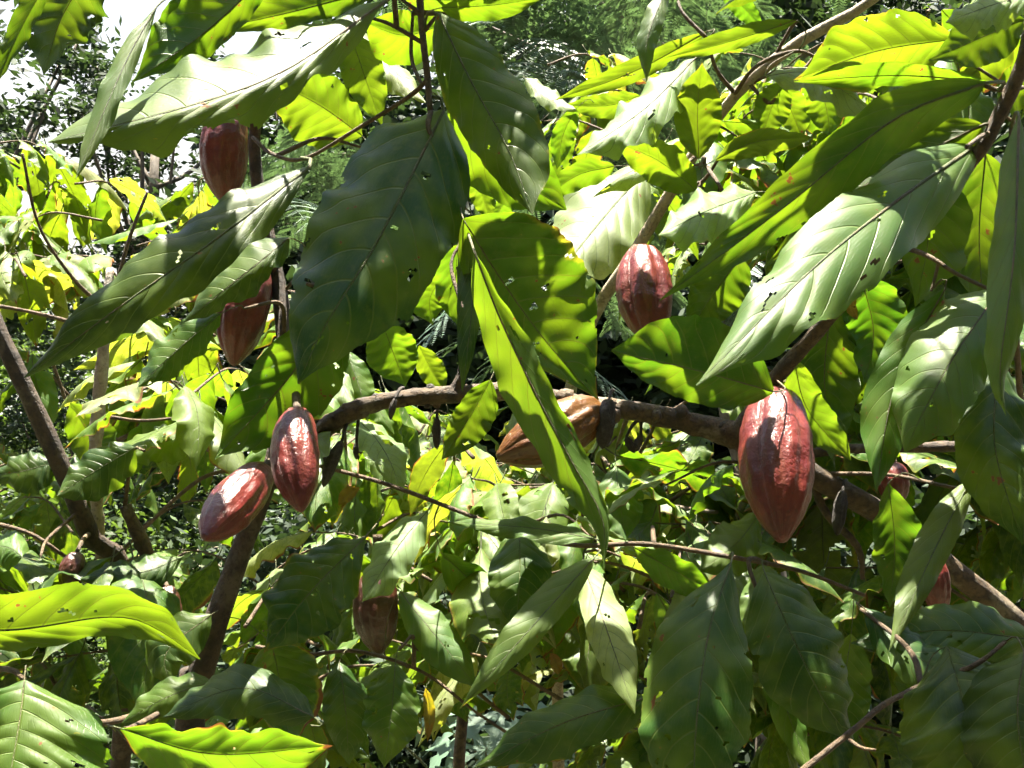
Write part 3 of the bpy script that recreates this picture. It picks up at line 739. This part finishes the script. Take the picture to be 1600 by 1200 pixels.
# ------------------------------------------------------------------ leaves one can name in the photo
H = [
# tree, points (x,y,depth), wl, wr, dl, dr, tint, holes, wear, petiole end
(B, [(693,172,1.22),(645,270,1.16),(585,385,1.13),(505,515,1.08),(466,600,1.06)], 104, 116, -.62, 'k', 8, .22, (672,150,1.245)),
(B, [(482,262,1.27),(340,372,1.22),(200,470,1.18),(38,590,1.12)], 42, 58, -0.5, 'd', 3, .12, (470,247,1.33)),
(B, [(452,372,1.33),(380,430,1.3),(285,505,1.25)], 24, 50, -0.6, 'd', 0, .15, (480,410,1.38)),
(B, [(345,490,1.36),(285,540,1.32),(215,605,1.28)], 26, 36, -0.3, 'm', 2, .2, None),
(B, [(545,455,1.34),(455,585,1.34),(335,718,1.34)], 80, 52, 0, 'm', 9, .3, None),
(B, [(602,2,1.15),(450,108,1.08),(300,165,1.03),(75,222,.98)], 32, 84, -1.2, 'g', 6, .15, (640,-20,1.25)),
(B, [(430,-50,1.2),(320,50,1.12),(205,130,1.06)], 40, 55, 0, 'm', 2, .2, None),
(B, [(610,-22,1.2),(450,20,1.16),(310,50,1.1)], 26, 40, 0.2, 'm', 0, .2, None),
(B, [(150,-60,1.1),(95,30,1.08),(68,118,1.05)], 66, 66, 0, 'd', 9, .2, None),
(B, [(75,-30,.9),(35,40,.88),(-5,130,.86)], 20, 18, 0, 'm', 0, .1, None),
(B, [(245,10,1.0),(195,100,1.0),(118,280,.98)], 17, 22, -0.6, 'g', 0, .2, None),
(B, [(330,-30,1.2),(270,60,1.18),(225,110,1.15)], 35, 35, 0, 'm', 2, .2, None),
(B, [(566,212,1.5),(500,165,1.47),(418,122,1.42)], 62, 52, 0.3, 'y', 1, .35, None),
(B, [(548,55,1.45),(570,120,1.45),(598,200,1.45)], 34, 34, 0.2, 'y', 0, .2, None),
(B, [(548,50,1.6),(600,95,1.55),(665,160,1.45)], 22, 24, -1.35, 'p', 0, .15, None),
(B, [(690,40,1.42),(630,55,1.40),(570,35,1.36)], 48, 42, 0.4, 'y', 0, .15, None),
(B, [(620,-20,1.36),(690,0,1.32),(775,-8,1.28)], 30, 34, 0.5, 'y', 0, .1, None),
(B, [(690,12,1.3),(770,8,1.26),(850,-4,1.2)], 20, 24, 0.5, 'y', 0, .1, None),
(B, [(684,20,1.25),(735,125,1.2),(795,235,1.15),(832,335,1.1)], 70, 52, -0.3, 'm', 5, .4, (664,48,1.25)),
(B, [(700,165,1.4),(760,245,1.36),(885,328,1.3)], 62, 50, 0.3, 'y', 3, .25, (673,150,1.25)),
(B, [(738,265,1.5),(752,300,1.5),(766,345,1.48)], 20, 20, 0.3, 'y', 0, .1, None),
(A, [(724,342,1.2),(775,425,1.17),(850,530,1.15),(935,625,1.12)], 122, 52, 0.15, 'm', 14, .5, (733,330,1.3)),
(A, [(742,395,1.06),(778,490,1.06),(832,605,1.06),(898,730,1.06),(942,810,1.06),(944,890,1.06)], 32, 42, .1, 'y', 4, .2, (735,370,1.25)),
(A, [(736,335,1.16),(738,470,1.15),(722,612,1.14)], 16, 24, -0.5, 'd', 1, .2, None),
(A, [(592,492,1.5),(612,545,1.48),(634,604,1.46)], 40, 40, 0.2, 'y', 0, .3, None),
(A, [(655,540,1.6),(675,580,1.58),(695,612,1.55)], 22, 20, 0.2, 'y', 0, .1, None),
(A, [(698,425,1.55),(672,465,1.53),(676,508,1.5)], 30, 32, 0.2, 'y', 1, .5, None),
(A, [(716,382,1.5),(712,450,1.5),(726,522,1.48)], 26, 32, 0.2, 'y', 2, .3, None),
(A, [(500,538,1.55),(530,590,1.5),(552,640,1.45)], 16, 24, -1.35, 'p', 0, .1, None),
(A, [(540,545,1.5),(560,600,1.5),(575,660,1.48)], 24, 22, -0.5, 'm', 0, .1, None),
(A, [(766,594,1.34),(735,650,1.32),(690,718,1.28)], 36, 26, 0, 'm', 1, .15, (770,575,1.4)),
(A, [(1012,262,1.85),(940,345,1.85),(858,448,1.85)], 58, 78, -1.3, 'p', 1, .12, None),
(E, [(1086,92,1.48),(1005,172,1.48),(902,242,1.48)], 36, 34, -1.35, 'p', 1, .15, None),
(E, [(1092,248,1.55),(1090,170,1.5),(1097,98,1.45)], 37, 38, 0.2, 'y', 0, .5, None),
(E, [(1088,297,1.6),(1030,252,1.56),(963,222,1.5)], 34, 36, 0.5, 'y', 0, .1, None),
(E, [(1182,300,1.32),(1105,330,1.32),(1028,368,1.32)], 38, 40, -1.35, 'p', 1, .3, None),
(E, [(1118,250,1.5),(1180,222,1.46),(1272,214,1.4)], 20, 22, 0.4, 'y', 0, .5, None),
(A, [(1538,130,1.2),(1400,185,1.16),(1230,320,1.1),(1030,470,1.02)], 46, 46, 0.3, 'm', 3, .2, (1560,140,1.2)),
(A, [(1528,225,1.14),(1400,315,1.08),(1270,420,1.03),(1088,602,.98)], 76, 66, -1.1, 'g', 9, .3, (1540,210,1.19)),
(A, [(1535,195,1.25),(1360,285,1.22),(1190,420,1.18)], 52, 46, 0, 'm', 0, .15, None),
(A, [(1208,612,1.32),(1085,578,1.28),(955,548,1.24)], 50, 84, 0.2, 'm', 1, .1, (1215,595,1.36)),
(A, [(1562,452,1.2),(1492,555,1.15),(1445,640,1.12),(1414,706,1.1)], 62, 76, -0.8, 'g', 5, .2, (1545,450,1.18)),
(A, [(1592,180,1.05),(1585,390,1.02),(1562,585,1.0),(1572,650,.99)], 34, 34, -0.5, 'g', 0, .2, None),
(A, [(1478,448,1.22),(1400,600,1.2),(1368,770,1.17)], 46, 42, -0.2, 'm', 0, .15, (1458,450,1.21)),
(A, [(1560,560,1.2),(1555,700,1.18),(1598,850,1.14)], 60, 62, -0.5, 'd', 0, .15, None),
(A, [(1300,470,1.5),(1288,590,1.48),(1300,720,1.45)], 50, 52, -0.1, 'm', 2, .2, None),
(A, [(1345,430,1.5),(1365,520,1.48),(1350,600,1.45)], 50, 52, 0, 'm', 1, .2, None),
(A, [(1240,560,1.45),(1262,640,1.42),(1330,720,1.38)], 30, 30, 0.2, 'y', 0, .15, None),
(A, [(1420,250,1.35),(1450,360,1.33),(1430,480,1.3)], 60, 55, 0, 'm', 2, .2, None),
(A, [(1540,240,1.4),(1530,370,1.38),(1540,520,1.35)], 55, 50, 0, 'm', 2, .2, None),
(E, [(1500,60,1.45),(1370,80,1.4),(1240,125,1.33)], 52, 66, 0.6, 'y', 3, .5, (1520,40,1.5)),
(E, [(1195,118,1.5),(1275,118,1.45),(1385,190,1.38)], 20, 26, -1.35, 'p', 2, .3, None),
(A, [(1545,128,1.25),(1400,118,1.28),(1240,128,1.3)], 16, 22, 0.6, 'y', 0, .2, None),
(A, [(1640,-15,1.2),(1560,5,1.15),(1478,35,1.1)], 28, 34, -1.35, 'p', 2, .3, None),
(A, [(1600,30,1.3),(1530,60,1.28),(1450,95,1.26)], 46, 40, 0, 'm', 1, .2, None),
(E, [(1222,128,1.62),(1205,170,1.6),(1190,215,1.58)], 30, 28, 0.2, 'y', 0, .1, None),
(E, [(1215,130,1.66),(1235,170,1.64),(1255,220,1.62)], 28, 26, 0.2, 'y', 0, .1, None),
(E, [(1275,120,1.62),(1290,165,1.6),(1298,215,1.58)], 32, 32, 0.2, 'y', 1, .2, None),
(E, [(1108,48,1.7),(990,112,1.62),(862,158,1.52)], 16, 20, 0.4, 'y', 2, .4, None),
(E, [(1245,32,1.56),(1130,68,1.5),(1035,92,1.42)], 14, 20, 0.5, 'y', 0, .2, None),
(E, [(1042,-20,1.6),(1012,60,1.58),(1010,128,1.55)], 16, 18, -0.5, 'g', 1, .2, None),
(E, [(1125,-15,1.6),(1160,10,1.6),(1195,50,1.58)], 16, 18, 0.3, 'y', 0, .1, None),
(E, [(820,122,1.7),(860,150,1.65),(905,175,1.6)], 14, 16, -1.35, 'p', 0, .2, None),
(E, [(900,170,1.75),(880,210,1.7),(870,265,1.68)], 18, 18, 0.2, 'y', 0, .2, None),
(E, [(1000,150,1.75),(950,165,1.7),(880,165,1.68)], 20, 20, 0.4, 'y', 0, .2, None),
(E, [(960,260,1.8),(900,275,1.76),(840,320,1.72)], 22, 22, 0.4, 'y', 0, .2, None),
(E, [(800,305,1.8),(780,330,1.78),(775,365,1.76)], 18, 18, 0.2, 'y', 1, .2, None),
(E, [(1160,400,1.5),(1120,450,1.47),(1075,520,1.45)], 45, 40, 0, 'm', 0, .2, None),
(E, [(1130,360,1.7),(1120,410,1.7),(1125,470,1.68)], 25, 25, -0.3, 'y', 0, .2, None),
(E, [(1100,425,1.6),(1092,470,1.58),(1083,515,1.56)], 15, 16, -.2, 'b', 2, .2, None),
(A, [(562,762,1.45),(545,772,1.44),(528,790,1.42)], 10, 12, .2, 'b', 0, .2, None),
(A, [(1338,465,1.35),(1330,478,1.34),(1340,500,1.33)], 8, 9, .2, 'b', 0, .2, None),
(D, [(920,745,1.7),(945,765,1.68),(985,775,1.66)], 12, 13, -.4, 'b', 1, .2, None),
(B, [(665,1075,1.3),(672,1110,1.3),(668,1160,1.3)], 8, 10, .2, 'b', 0, .2, None),
(E, [(860,1020,1.5),(868,1035,1.5),(872,1055,1.5)], 10, 9, .2, 'b', 0, .2, None),
# lower part
(B, [(-150,975,.86),(10,985,.83),(170,964,.80),(240,980,.78),(312,1030,.76)], 64, 28, 0.4, 'y', 6, .25, None),
(B, [(38,1062,.80),(30,1130,.76),(0,1300,.70)], 140, 90, -.6, 'm', 12, .2, None),
(B, [(188,1138,.94),(330,1178,.88),(520,1165,.82)], 52, 62, 0.4, 'y', 2, .75, (190,1140,.95)),
(B, [(572,838,1.34),(485,925,1.28),(412,1020,1.22)], 58, 66, -0.62, 'd', 9, .5, (600,800,1.4)),
(B, [(668,798,1.36),(625,850,1.32),(566,940,1.27)], 30, 34, -1.1, 'p', 1, .15, None),
(A, [(928,872,1.2),(835,975,1.16),(718,1108,1.1)], 24, 34, -0.6, 'g', 0, .3, (945,852,1.32)),
(B, [(625,925,1.4),(690,1005,1.36),(745,1075,1.32)], 32, 34, -0.7, 'g', 2, .2, None),
(B, [(690,865,1.45),(760,930,1.42),(850,1010,1.4)], 30, 36, 0.1, 'm', 0, .2, None),
(A, [(812,830,1.38),(812,900,1.35),(806,990,1.3)], 50, 50, -0.6, 'd', 0, .1, (820,836,1.34)),
(A, [(912,885,1.25),(950,990,1.2),(992,1115,1.14)], 38, 30, -1.1, 'p', 2, .25, (920,853,1.33)),
(A, [(1142,880,1.12),(1105,1000,1.05),(1085,1180,1.0),(1095,1300,.97)], 82, 92, -0.62, 'd', 12, .35, (1140,870,1.28)),
(A, [(1195,895,1.2),(1240,1000,1.14),(1290,1100,1.1),(1335,1160,1.08)], 74, 66, -0.5, 'd', 4, .2, (1195,880,1.28)),
(A, [(1195,880,1.3),(1190,945,1.27),(1180,1020,1.24)], 42, 34, -0.9, 'g', 1, .2, None),
(A, [(1188,800,1.4),(1150,850,1.37),(1090,895,1.33)], 36, 44, -1, 'g', 1, .2, None),
(D, [(962,728,1.5),(968,780,1.47),(978,845,1.44)], 40, 36, -0.9, 'g', 2, .2, None),
(A, [(1515,752,1.2),(1455,870,1.15),(1388,1020,1.1)], 26, 34, -0.7, 'g', 0, .2, (1500,765,1.3)),
(A, [(1388,755,1.35),(1398,850,1.33),(1390,950,1.3)], 40, 38, -0.1, 'm', 1, .2, None),
(A, [(1620,1000,1.2),(1470,985,1.14),(1330,1005,1.08)], 48, 52, -0.8, 'd', 4, .2, None),
(A, [(1480,1010,1.05),(1510,1110,1.0),(1560,1260,.96)], 110, 110, -0.5, 'd', 2, .15, None),
(A, [(1350,950,1.15),(1440,1030,1.1),(1540,1090,1.05)], 34, 40, -0.8, 'd', 5, .2, None),
(A, [(1600,1020,1.0),(1590,1120,.96),(1610,1260,.92)], 80, 90, -0.5, 'd', 1, .15, None),
(B, [(618,1035,1.3),(612,1110,1.26),(600,1200,1.22)], 42, 48, -0.4, 'm', 3, .3, None),
(B, [(530,1035,1.35),(540,1110,1.32),(545,1195,1.28)], 38, 36, -0.5, 'd', 0, .2, None),
(B, [(425,1005,1.34),(440,1080,1.3),(455,1170,1.25)], 62, 50, -0.3, 'm', 0, .9, None),
(B, [(490,1120,1.2),(380,1075,1.15),(255,1120,1.1)], 40, 40, -0.9, 'd', 0, .2, None),
(B, [(330,1065,1.25),(260,1090,1.2),(190,1130,1.15)], 28, 30, -0.6, 'm', 0, .2, None),
(A, [(1010,1090,1.2),(880,1130,1.15),(740,1200,1.1)], 45, 45, -0.8, 'd', 0, .3, None),
(A, [(990,855,1.35),(1050,890,1.33),(1122,928,1.3)], 26, 28, 0.3, 'y', 0, .15, None),
(A, [(930,842,1.34),(830,825,1.32),(690,815,1.3)], 16, 18, -1.2, 'g', 0, .2, None),
(A, [(1040,865,1.4),(1090,930,1.36),(1020,1010,1.3)], 30, 36, -0.9, 'g', 1, .2, None),
(A, [(1330,990,1.3),(1320,1080,1.26),(1335,1170,1.22)], 40, 40, -0.1, 'm', 0, .2, None),
(A, [(1200,1000,1.25),(1230,1110,1.2),(1270,1220,1.15)], 24, 26, -0.2, 'm', 0, .2, None),
(B, [(110,630,1.8),(150,690,1.76),(205,735,1.72)], 38, 34, 0, 'm', 0, .15, None),
(B, [(310,660,1.75),(260,690,1.72),(185,715,1.68)], 26, 30, -1, 'g', 0, .15, None),
(B, [(210,700,1.6),(150,735,1.56),(90,775,1.52)], 40, 34, -0.3, 'd', 0, .15, None),
(B, [(90,720,1.7),(40,735,1.66),(-20,745,1.62)], 36, 30, -0.4, 'd', 0, .15, None),
(B, [(285,870,1.6),(220,895,1.56),(120,905,1.5)], 30, 30, -0.8, 'd', 0, .15, None),
(B, [(330,960,1.3),(260,1020,1.28),(270,1080,1.25)], 40, 40, -0.5, 'd', 0, .3, None),
(B, [(35,870,1.6),(10,855,1.55),(-40,850,1.5)], 30, 30, -1, 'g', 0, .2, None),
]
for (tr_, pts, a1, a2, tl_, ti_, ho, we, pe) in H:
    if (tl_ >= .15 and ti_ == 'y') or (tl_ <= -1.05 and ti_ in 'pg' and pts[0][0] != 1528):
        dm_ = np.array(pts)[:, 2].mean()
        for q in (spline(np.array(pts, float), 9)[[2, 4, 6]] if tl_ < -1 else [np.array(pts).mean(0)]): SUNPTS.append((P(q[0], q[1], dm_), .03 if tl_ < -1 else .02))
for q in [(1213,650,1.27),(1235,690,1.25),(1185,690,1.25),(1000,410,1.57),(985,430,1.57),(460,670,1.29),(455,700,1.28),(480,740,1.28),(385,755,1.3),(360,780,1.29),(270,140,1.05),(320,150,1.05),(700,600,1.38),(620,610,1.38),(155,560,2.13),
          (1250,450,1.02),(1205,490,1.0),(1335,430,1.04),(160,310,2.3),(60,420,2.3),(110,380,2.3),(220,500,2.3),(700,700,1.9),(800,760,1.9),(600,690,1.9),(860,480,1.16),(800,420,1.16),(880,560,1.16),(930,780,1.02)]: SUNPTS.append((P(*q), .035))
HO = []
for i, (tr_, pts, a1, a2, tl_, ti_, ho, we, pe) in enumerate(H):
    big = a1+a2 > 90
    ho_ = hero(tr_, pts, a1, a2, tl_, ti_, 100+i, ho, we, pe, nt=96 if big else 60, fold={22: 1.15, 37: .5}.get(i), quilt=.042, ruff=.17 if big else .2, curl=.22)
    HO.append((ho_, tr_, pts[0]))

# ------------------------------------------------------------------ leafy shoots filling the trees behind
def shoots(tree, region, drange, n, nl, length, tints, seed, droop=(.2, 1.0), avoid=None, slope=0):
    rng = random.Random(seed); x0, y0, x1, y1 = region
    for i in range(n):
        x, y, d = rng.uniform(x0, x1), rng.uniform(y0, y1), rng.uniform(*drange)
        if slope: d = drange[1]+(drange[0]-drange[1])*(y-y0)/(y1-y0)+rng.uniform(-slope, slope)   # lower shoots stand out further, as on the outside of a crown
        if avoid and avoid(x, y): continue
        c = P(x, y, d); h = rng.uniform(-math.pi, math.pi); L = rng.uniform(.16, .26)
        dv = Vector((math.cos(h), math.sin(h), rng.uniform(-.1, .5)))*L
        twig_leaves(tree, c-dv*.6, c+dv*.4, .0032, nl, length*rng.uniform(.8, 1.15), tints, seed*1000+i, droop=droop)
shoots(C_, (-60, 230, 340, 660), (1.75, 2.9), 58, 5, .225, 'yypyp', 1, slope=.15, avoid=lambda x, y: (y < 300 and x > 110) or (y > 430 and x < 190))
shoots(C_, (-60, 560, 330, 900), (2.3, 3.0), 14, 5, .20, 'mmdy', 2)
shoots(D, (480, 650, 1150, 900), (1.55, 2.7), 48, 5, .18, 'yppmg', 3, slope=.15)
shoots(B, (380, 860, 800, 1180), (1.55, 2.4), 16, 5, .19, 'mygm', 14, avoid=lambda x, y: 640 < x < 880 and y > 1040)
shoots(E, (780, 860, 1260, 1180), (1.55, 2.4), 16, 5, .19, 'mygm', 4, avoid=lambda x, y: 640 < x < 880 and y > 1040)
shoots(E, (860, 90, 1330, 420), (1.8, 2.5), 17, 5, .18, 'yyyp', 5)
shoots(E, (1100, 150, 1640, 620), (1.7, 2.4), 24, 5, .20, 'ymm', 6)
shoots(A, (1250, 600, 1660, 1180), (1.55, 2.2), 34, 5, .20, 'mdmg', 7)
shoots(C_, (470, 670, 1150, 850), (1.5, 2.0), 10, 4, .19, 'ypmg', 23)
shoots(E, (860, 60, 1640, 420), (1.75, 2.3), 9, 5, .17, 'yyym', 21)
shoots(D, (1020, 40, 1560, 330), (1.7, 2.2), 12, 5, .19, 'yyyy', 24)
shoots(B, (540, 700, 1150, 1100), (1.4, 1.75), 12, 4, .14, 'ymgp', 22)
shoots(B, (-60, 700, 330, 1150), (1.45, 1.9), 8, 5, .2, 'ddm', 9, slope=.1, avoid=lambda x, y: y < 880 and x < 200)
shoots(E, (480, 430, 720, 720), (1.8, 2.4), 7, 4, .18, 'yym', 8)

# canopy above the frame: unseen shoots added to shade what hangs below them
def canopy(tree, region, depth, dist, n, seed, length=.27, tints='mmd'):
    rng = random.Random(seed); x0, y0, x1, y1 = region
    for i in range(n):
        c = P(rng.uniform(x0, x1), rng.uniform(y0, y1), depth)+SUN*rng.uniform(*dist)
        h = rng.uniform(-3.1, 3.1); dv = Vector((math.cos(h), math.sin(h), .1))*.14
        twig_leaves(tree, c-dv, c+dv, .003, 5, length, tints, seed*100+i, droop=(.05, .55))
canopy(A, (950, 850, 1600, 1200), 1.08, (1.0, 1.5), 14, 31)
canopy(A, (1330, 430, 1620, 850), 1.15, (.65, 1.0), 6, 32)
canopy(B, (520, 850, 960, 1200), 1.25, (1.1, 1.6), 4, 33)
canopy(B, (80, -60, 480, 100), 1.05, (.3, .6), 5, 34)
canopy(B, (440, 200, 680, 520), 1.12, (.5, .8), 8, 35)
canopy(B, (470, 260, 640, 500), 1.14, (.45, .75), 2, 45, length=.33)
canopy(B, (150, 300, 440, 560), 1.25, (.6, .9), 3, 41)
canopy(B, (320, 440, 520, 700), 1.25, (.7, 1.0), 3, 36)
canopy(B, (690, 40, 800, 240), 1.2, (.4, .6), 2, 37)
canopy(A, (980, 500, 1180, 620), 1.25, (.7, 1.0), 3, 38)
canopy(B, (250, 960, 500, 1160), 1.25, (1.1, 1.5), 3, 39)

# single unseen leaves added above others, to throw shade on them
def shade_leaf(o, tree, dist, seed, shift=0.):
    v = np.array([(o.location+tree.location)+Vector(p.co) for p in o.data.vertices])
    if o.parent: pass
    m_ = v.mean(0); d = v[:, :2]-m_[:2]; ev, evec = np.linalg.eigh(d.T@d)
    ax = evec[:, 1]; top = v[v[:, 2].argmax()]
    if (top[:2]-m_[:2]).dot(ax) > 0: ax = -ax                      # from the stalk end to the tip
    pr_, pw_ = d@ax, d@np.array([-ax[1], ax[0]])
    L = max(.2, (pr_.max()-pr_.min())*1.12); W = pw_.max()-pw_.min(); h = math.atan2(ax[1], ax[0]); rng = random.Random(seed)
    if W > .12: W *= .8
    n = max(1, int(math.ceil(W/(L*.34))))
    lat = np.array([-ax[1], ax[0]])
    for k in range(n):
        off = (k-(n-1)/2)*W/n
        c_ = Vector((*(m_[:2]+ax*((pr_.max()+pr_.min())/2+shift*L)+lat*(off+(pw_.max()+pw_.min())/2)), m_[2]))+SUN*(dist+.04*k)
        b_ = c_-Vector((ax[0], ax[1], 0))*L*.5
        v2, f2 = tube(spline(np.array([b_-Vector((ax[0], ax[1], -.3))*.06, b_-Vector((ax[0], ax[1], -.1))*.025, b_]), 6), np.linspace(.003, .002, 6), 6)
        link('twig', mesh('twig', v2, f2, [M_TWIG]), tree)
        leaf_at(tree, b_, h, rng.uniform(-.02, .1), rng.uniform(-.1, .1), L, 'm', rng)
KEEP[0] = False
for (bx, by), ds, sh in [((693, 172), .45, .04), ((684, 20), .34, .05), ((572, 838), .9, 0), ((1142, 880), .88, 0), ((1195, 895), .9, 0), ((1480, 1010), .9, 0), ((1600, 1020), .9, 0), ((1010, 1090), .98, 0), ((1330, 990), .95, 0)]:
    for o, tr_, q in HO:
        if (q[0], q[1]) == (bx, by): shade_leaf(o, tr_, ds, bx, sh)
KEEP[0] = True

# ------------------------------------------------------------------ pods
def pod(label, a, b, r, mat, seed, stem=None, group='red cacao pods', ridge=1.0, dry=False):
    """a stem end, b tip: (px,py,depth); r radius px"""
    a, b = P(*a), P(*b); L = (b-a).length; rng = random.Random(seed)
    root = empty('dried_pod' if dry else 'cacao_pod', a, label, 'dried pod' if dry else 'cacao pod', group)
    rad = r/FPX*(to_px(a)[2]); nu, nv = (50, 60) if not dry else (20, 24)
    zz = (b-a).normalized(); xx = zz.orthogonal().normalized(); yy = zz.cross(xx)
    V = []; GR = []; UVv = []; rk_ = rng.uniform(.55, 1.15)
    tk = np.array([0, .015, .05, .12, .22, .35, .5, .63, .75, .85, .92, .96, .985, 1]); rk = np.array([.0, .30, .52, .72, .88, .98, 1.0, .95, .82, .60, .38, .24, .15, 0])
    if dry: rk = np.array([.0, .3, .5, .68, .85, 1, 1, .95, .8, .6, .42, .28, .18, 0])
    for i in range(nu+1):
        t = i/nu; t = .5-.5*math.cos(math.pi*t) if not dry else t
        rr = np.interp(t, tk, rk)
        for j in range(nv):
            th = 2*math.pi*j/nv
            gv = .5+.5*math.cos(10*th+.25*math.sin(t*5+seed))            # 1 in groove
            g5 = .5+.5*math.cos(5*th+.25*math.sin(t*5+seed))
            amp = ridge*rk_*(.12*gv*(.5+noise.noise(Vector((th*2, t*2.5, seed*3.1))))+.07*g5)*min(1, rr*1.3)
            nz = noise.noise(Vector((math.cos(th)*3.4+seed, math.sin(th)*3.4, t*9)))*.04+noise.noise(Vector((math.cos(th)*8+seed, math.sin(th)*8, t*20)))*.026
            if dry: amp *= 2.2; nz *= 3
            q = rad*rr*(1-amp+nz)
            bend = .035*L*math.sin(math.pi*t)
            V.append(zz*(L*t)+xx*(math.cos(th)*q+bend)+yy*math.sin(th)*q); GR.append(gv); UVv.append((j/nv, t))
    F = [(i*nv+j, i*nv+(j+1) % nv, (i+1)*nv+(j+1) % nv, (i+1)*nv+j) for i in range(nu) for j in range(nv)]
    me = mesh('husk', V, F, [mat])
    me.attributes.new('groove', 'FLOAT', 'POINT').data.foreach_set('value', np.array(GR, dtype=np.float32))
    li = np.zeros(len(me.loops), dtype=np.int32); me.loops.foreach_get('vertex_index', li)
    me.uv_layers.new(name='UVMap').data.foreach_set('uv', np.array(UVv, dtype=np.float32)[li].ravel())
    h = bpy.data.objects.new('husk', me); COL.objects.link(h); h.parent = root
    e = (P(*stem)-a) if stem else -zz*.03+Vector((0, 0, .015))
    sp_ = spline(np.array([e, e*.5+Vector((0, 0, .004)), zz*L*.03]), 10)
    v, f = tube(sp_, np.linspace(1.15, .85, 10)*(rad*.19 if not dry else .0022), 8, .1)
    st = bpy.data.objects.new('stalk', mesh('stalk', v, f, [M_TWIG if not dry else M_DEAD])); COL.objects.link(st); st.parent = root
    return root
pod('dull red pod at the upper left, hanging under the sunlit leaf', (358,160,1.38), (352,322,1.38), 38, M_POD, 1, (397,150,1.43))
pod('dull red pod half hidden by leaves on the left stem, second from top', (405,412,1.43), (364,572,1.41), 40, M_POD, 2, (432,420,1.44))
pod('upright sunlit red pod beside the broken end of the long branch', (464,640,1.26), (470,800,1.17), 38, M_POD, 3, (462,615,1.39))
pod('tilted sunlit red pod touching the upright pod, lowest on the left stem', (414,732,1.28), (318,842,1.15), 38, M_POD, 4, (428,722,1.35))
pod('orange brown pod lying sideways behind the long hanging leaf at the centre', (938,636,1.40), (776,716,1.33), 46, M_PODO, 5, (960,632,1.42))
pod('dusty red pod above the green leaf, right of centre', (1003,386,1.64), (1018,540,1.57), 44, M_POD, 6, (985,400,1.74))
pod('largest glossy dark red pod hanging in front of the branch fork', (1213,610,1.39), (1222,848,1.26), 57, M_POD, 7, (1195,622,1.40), ridge=1.1)
pod('shaded red and brown pod low behind the spotted leaf at bottom left', (590,885,1.55), (592,1025,1.53), 36, M_PODB, 8)
pod('small brown red pod on the back stem at lower left', (262,915,1.6), (272,990,1.58), 20, M_PODB, 9, (245,900,1.66))
pod('small dark pod partly hidden at the left edge above the bright leaf', (120,862,1.58), (108,928,1.56), 20, M_PODB, 10, (138,835,1.66))
pod('small red pod between leaves near the right edge', (1462,872,1.42), (1468,965,1.42), 22, M_POD, 11, (1470,865,1.46))
pod('red pod glimpsed behind leaves right of the largest pod', (1397,722,1.42), (1398,792,1.42), 25, M_POD, 12, (1397,705,1.45))
DG = 'small dried black pods'
def dpod(label, a, b, r, seed, stem): pod(label, a, b, r, M_DEAD, seed, stem, DG, 1.0, True)
dpod('black shrivelled pod dangling below the broken branch end', (535,688,1.38), (505,762,1.37), 11, 21, (545,655,1.4))
dpod('slim black shrivelled pod hanging under the middle of the long branch', (683,652,1.4), (683,703,1.4), 8, 22, (684,630,1.4))
dpod('thick black shrivelled pod beside the orange brown pod', (952,622,1.38), (941,702,1.37), 18, 23, (958,610,1.41))
dpod('short black shrivelled pod under the long branch, left of a forked twin', (978,682,1.42), (992,708,1.42), 7, 24, (1000,655,1.42))
dpod('tiny black shrivelled pod forked off under the long branch', (1002,680,1.42), (993,706,1.42), 7, 25, (1001,655,1.42))
dpod('black shrivelled pod hanging right of the largest pod tip', (1317,765,1.42), (1308,838,1.41), 12, 26, (1322,750,1.45))
dpod('narrow black pod husk draped over the left half of the long branch', (618,622,1.37), (610,656,1.37), 6, 27, (630,606,1.39))
dpod('black dried husk on top of the broken side stub', (730,498,1.38), (728,538,1.38), 8, 28, (733,492,1.4))
dpod('black dried pod behind the broken branch end, nearest the twig', (557,690,1.42), (557,718,1.42), 5, 29, (560,655,1.41))
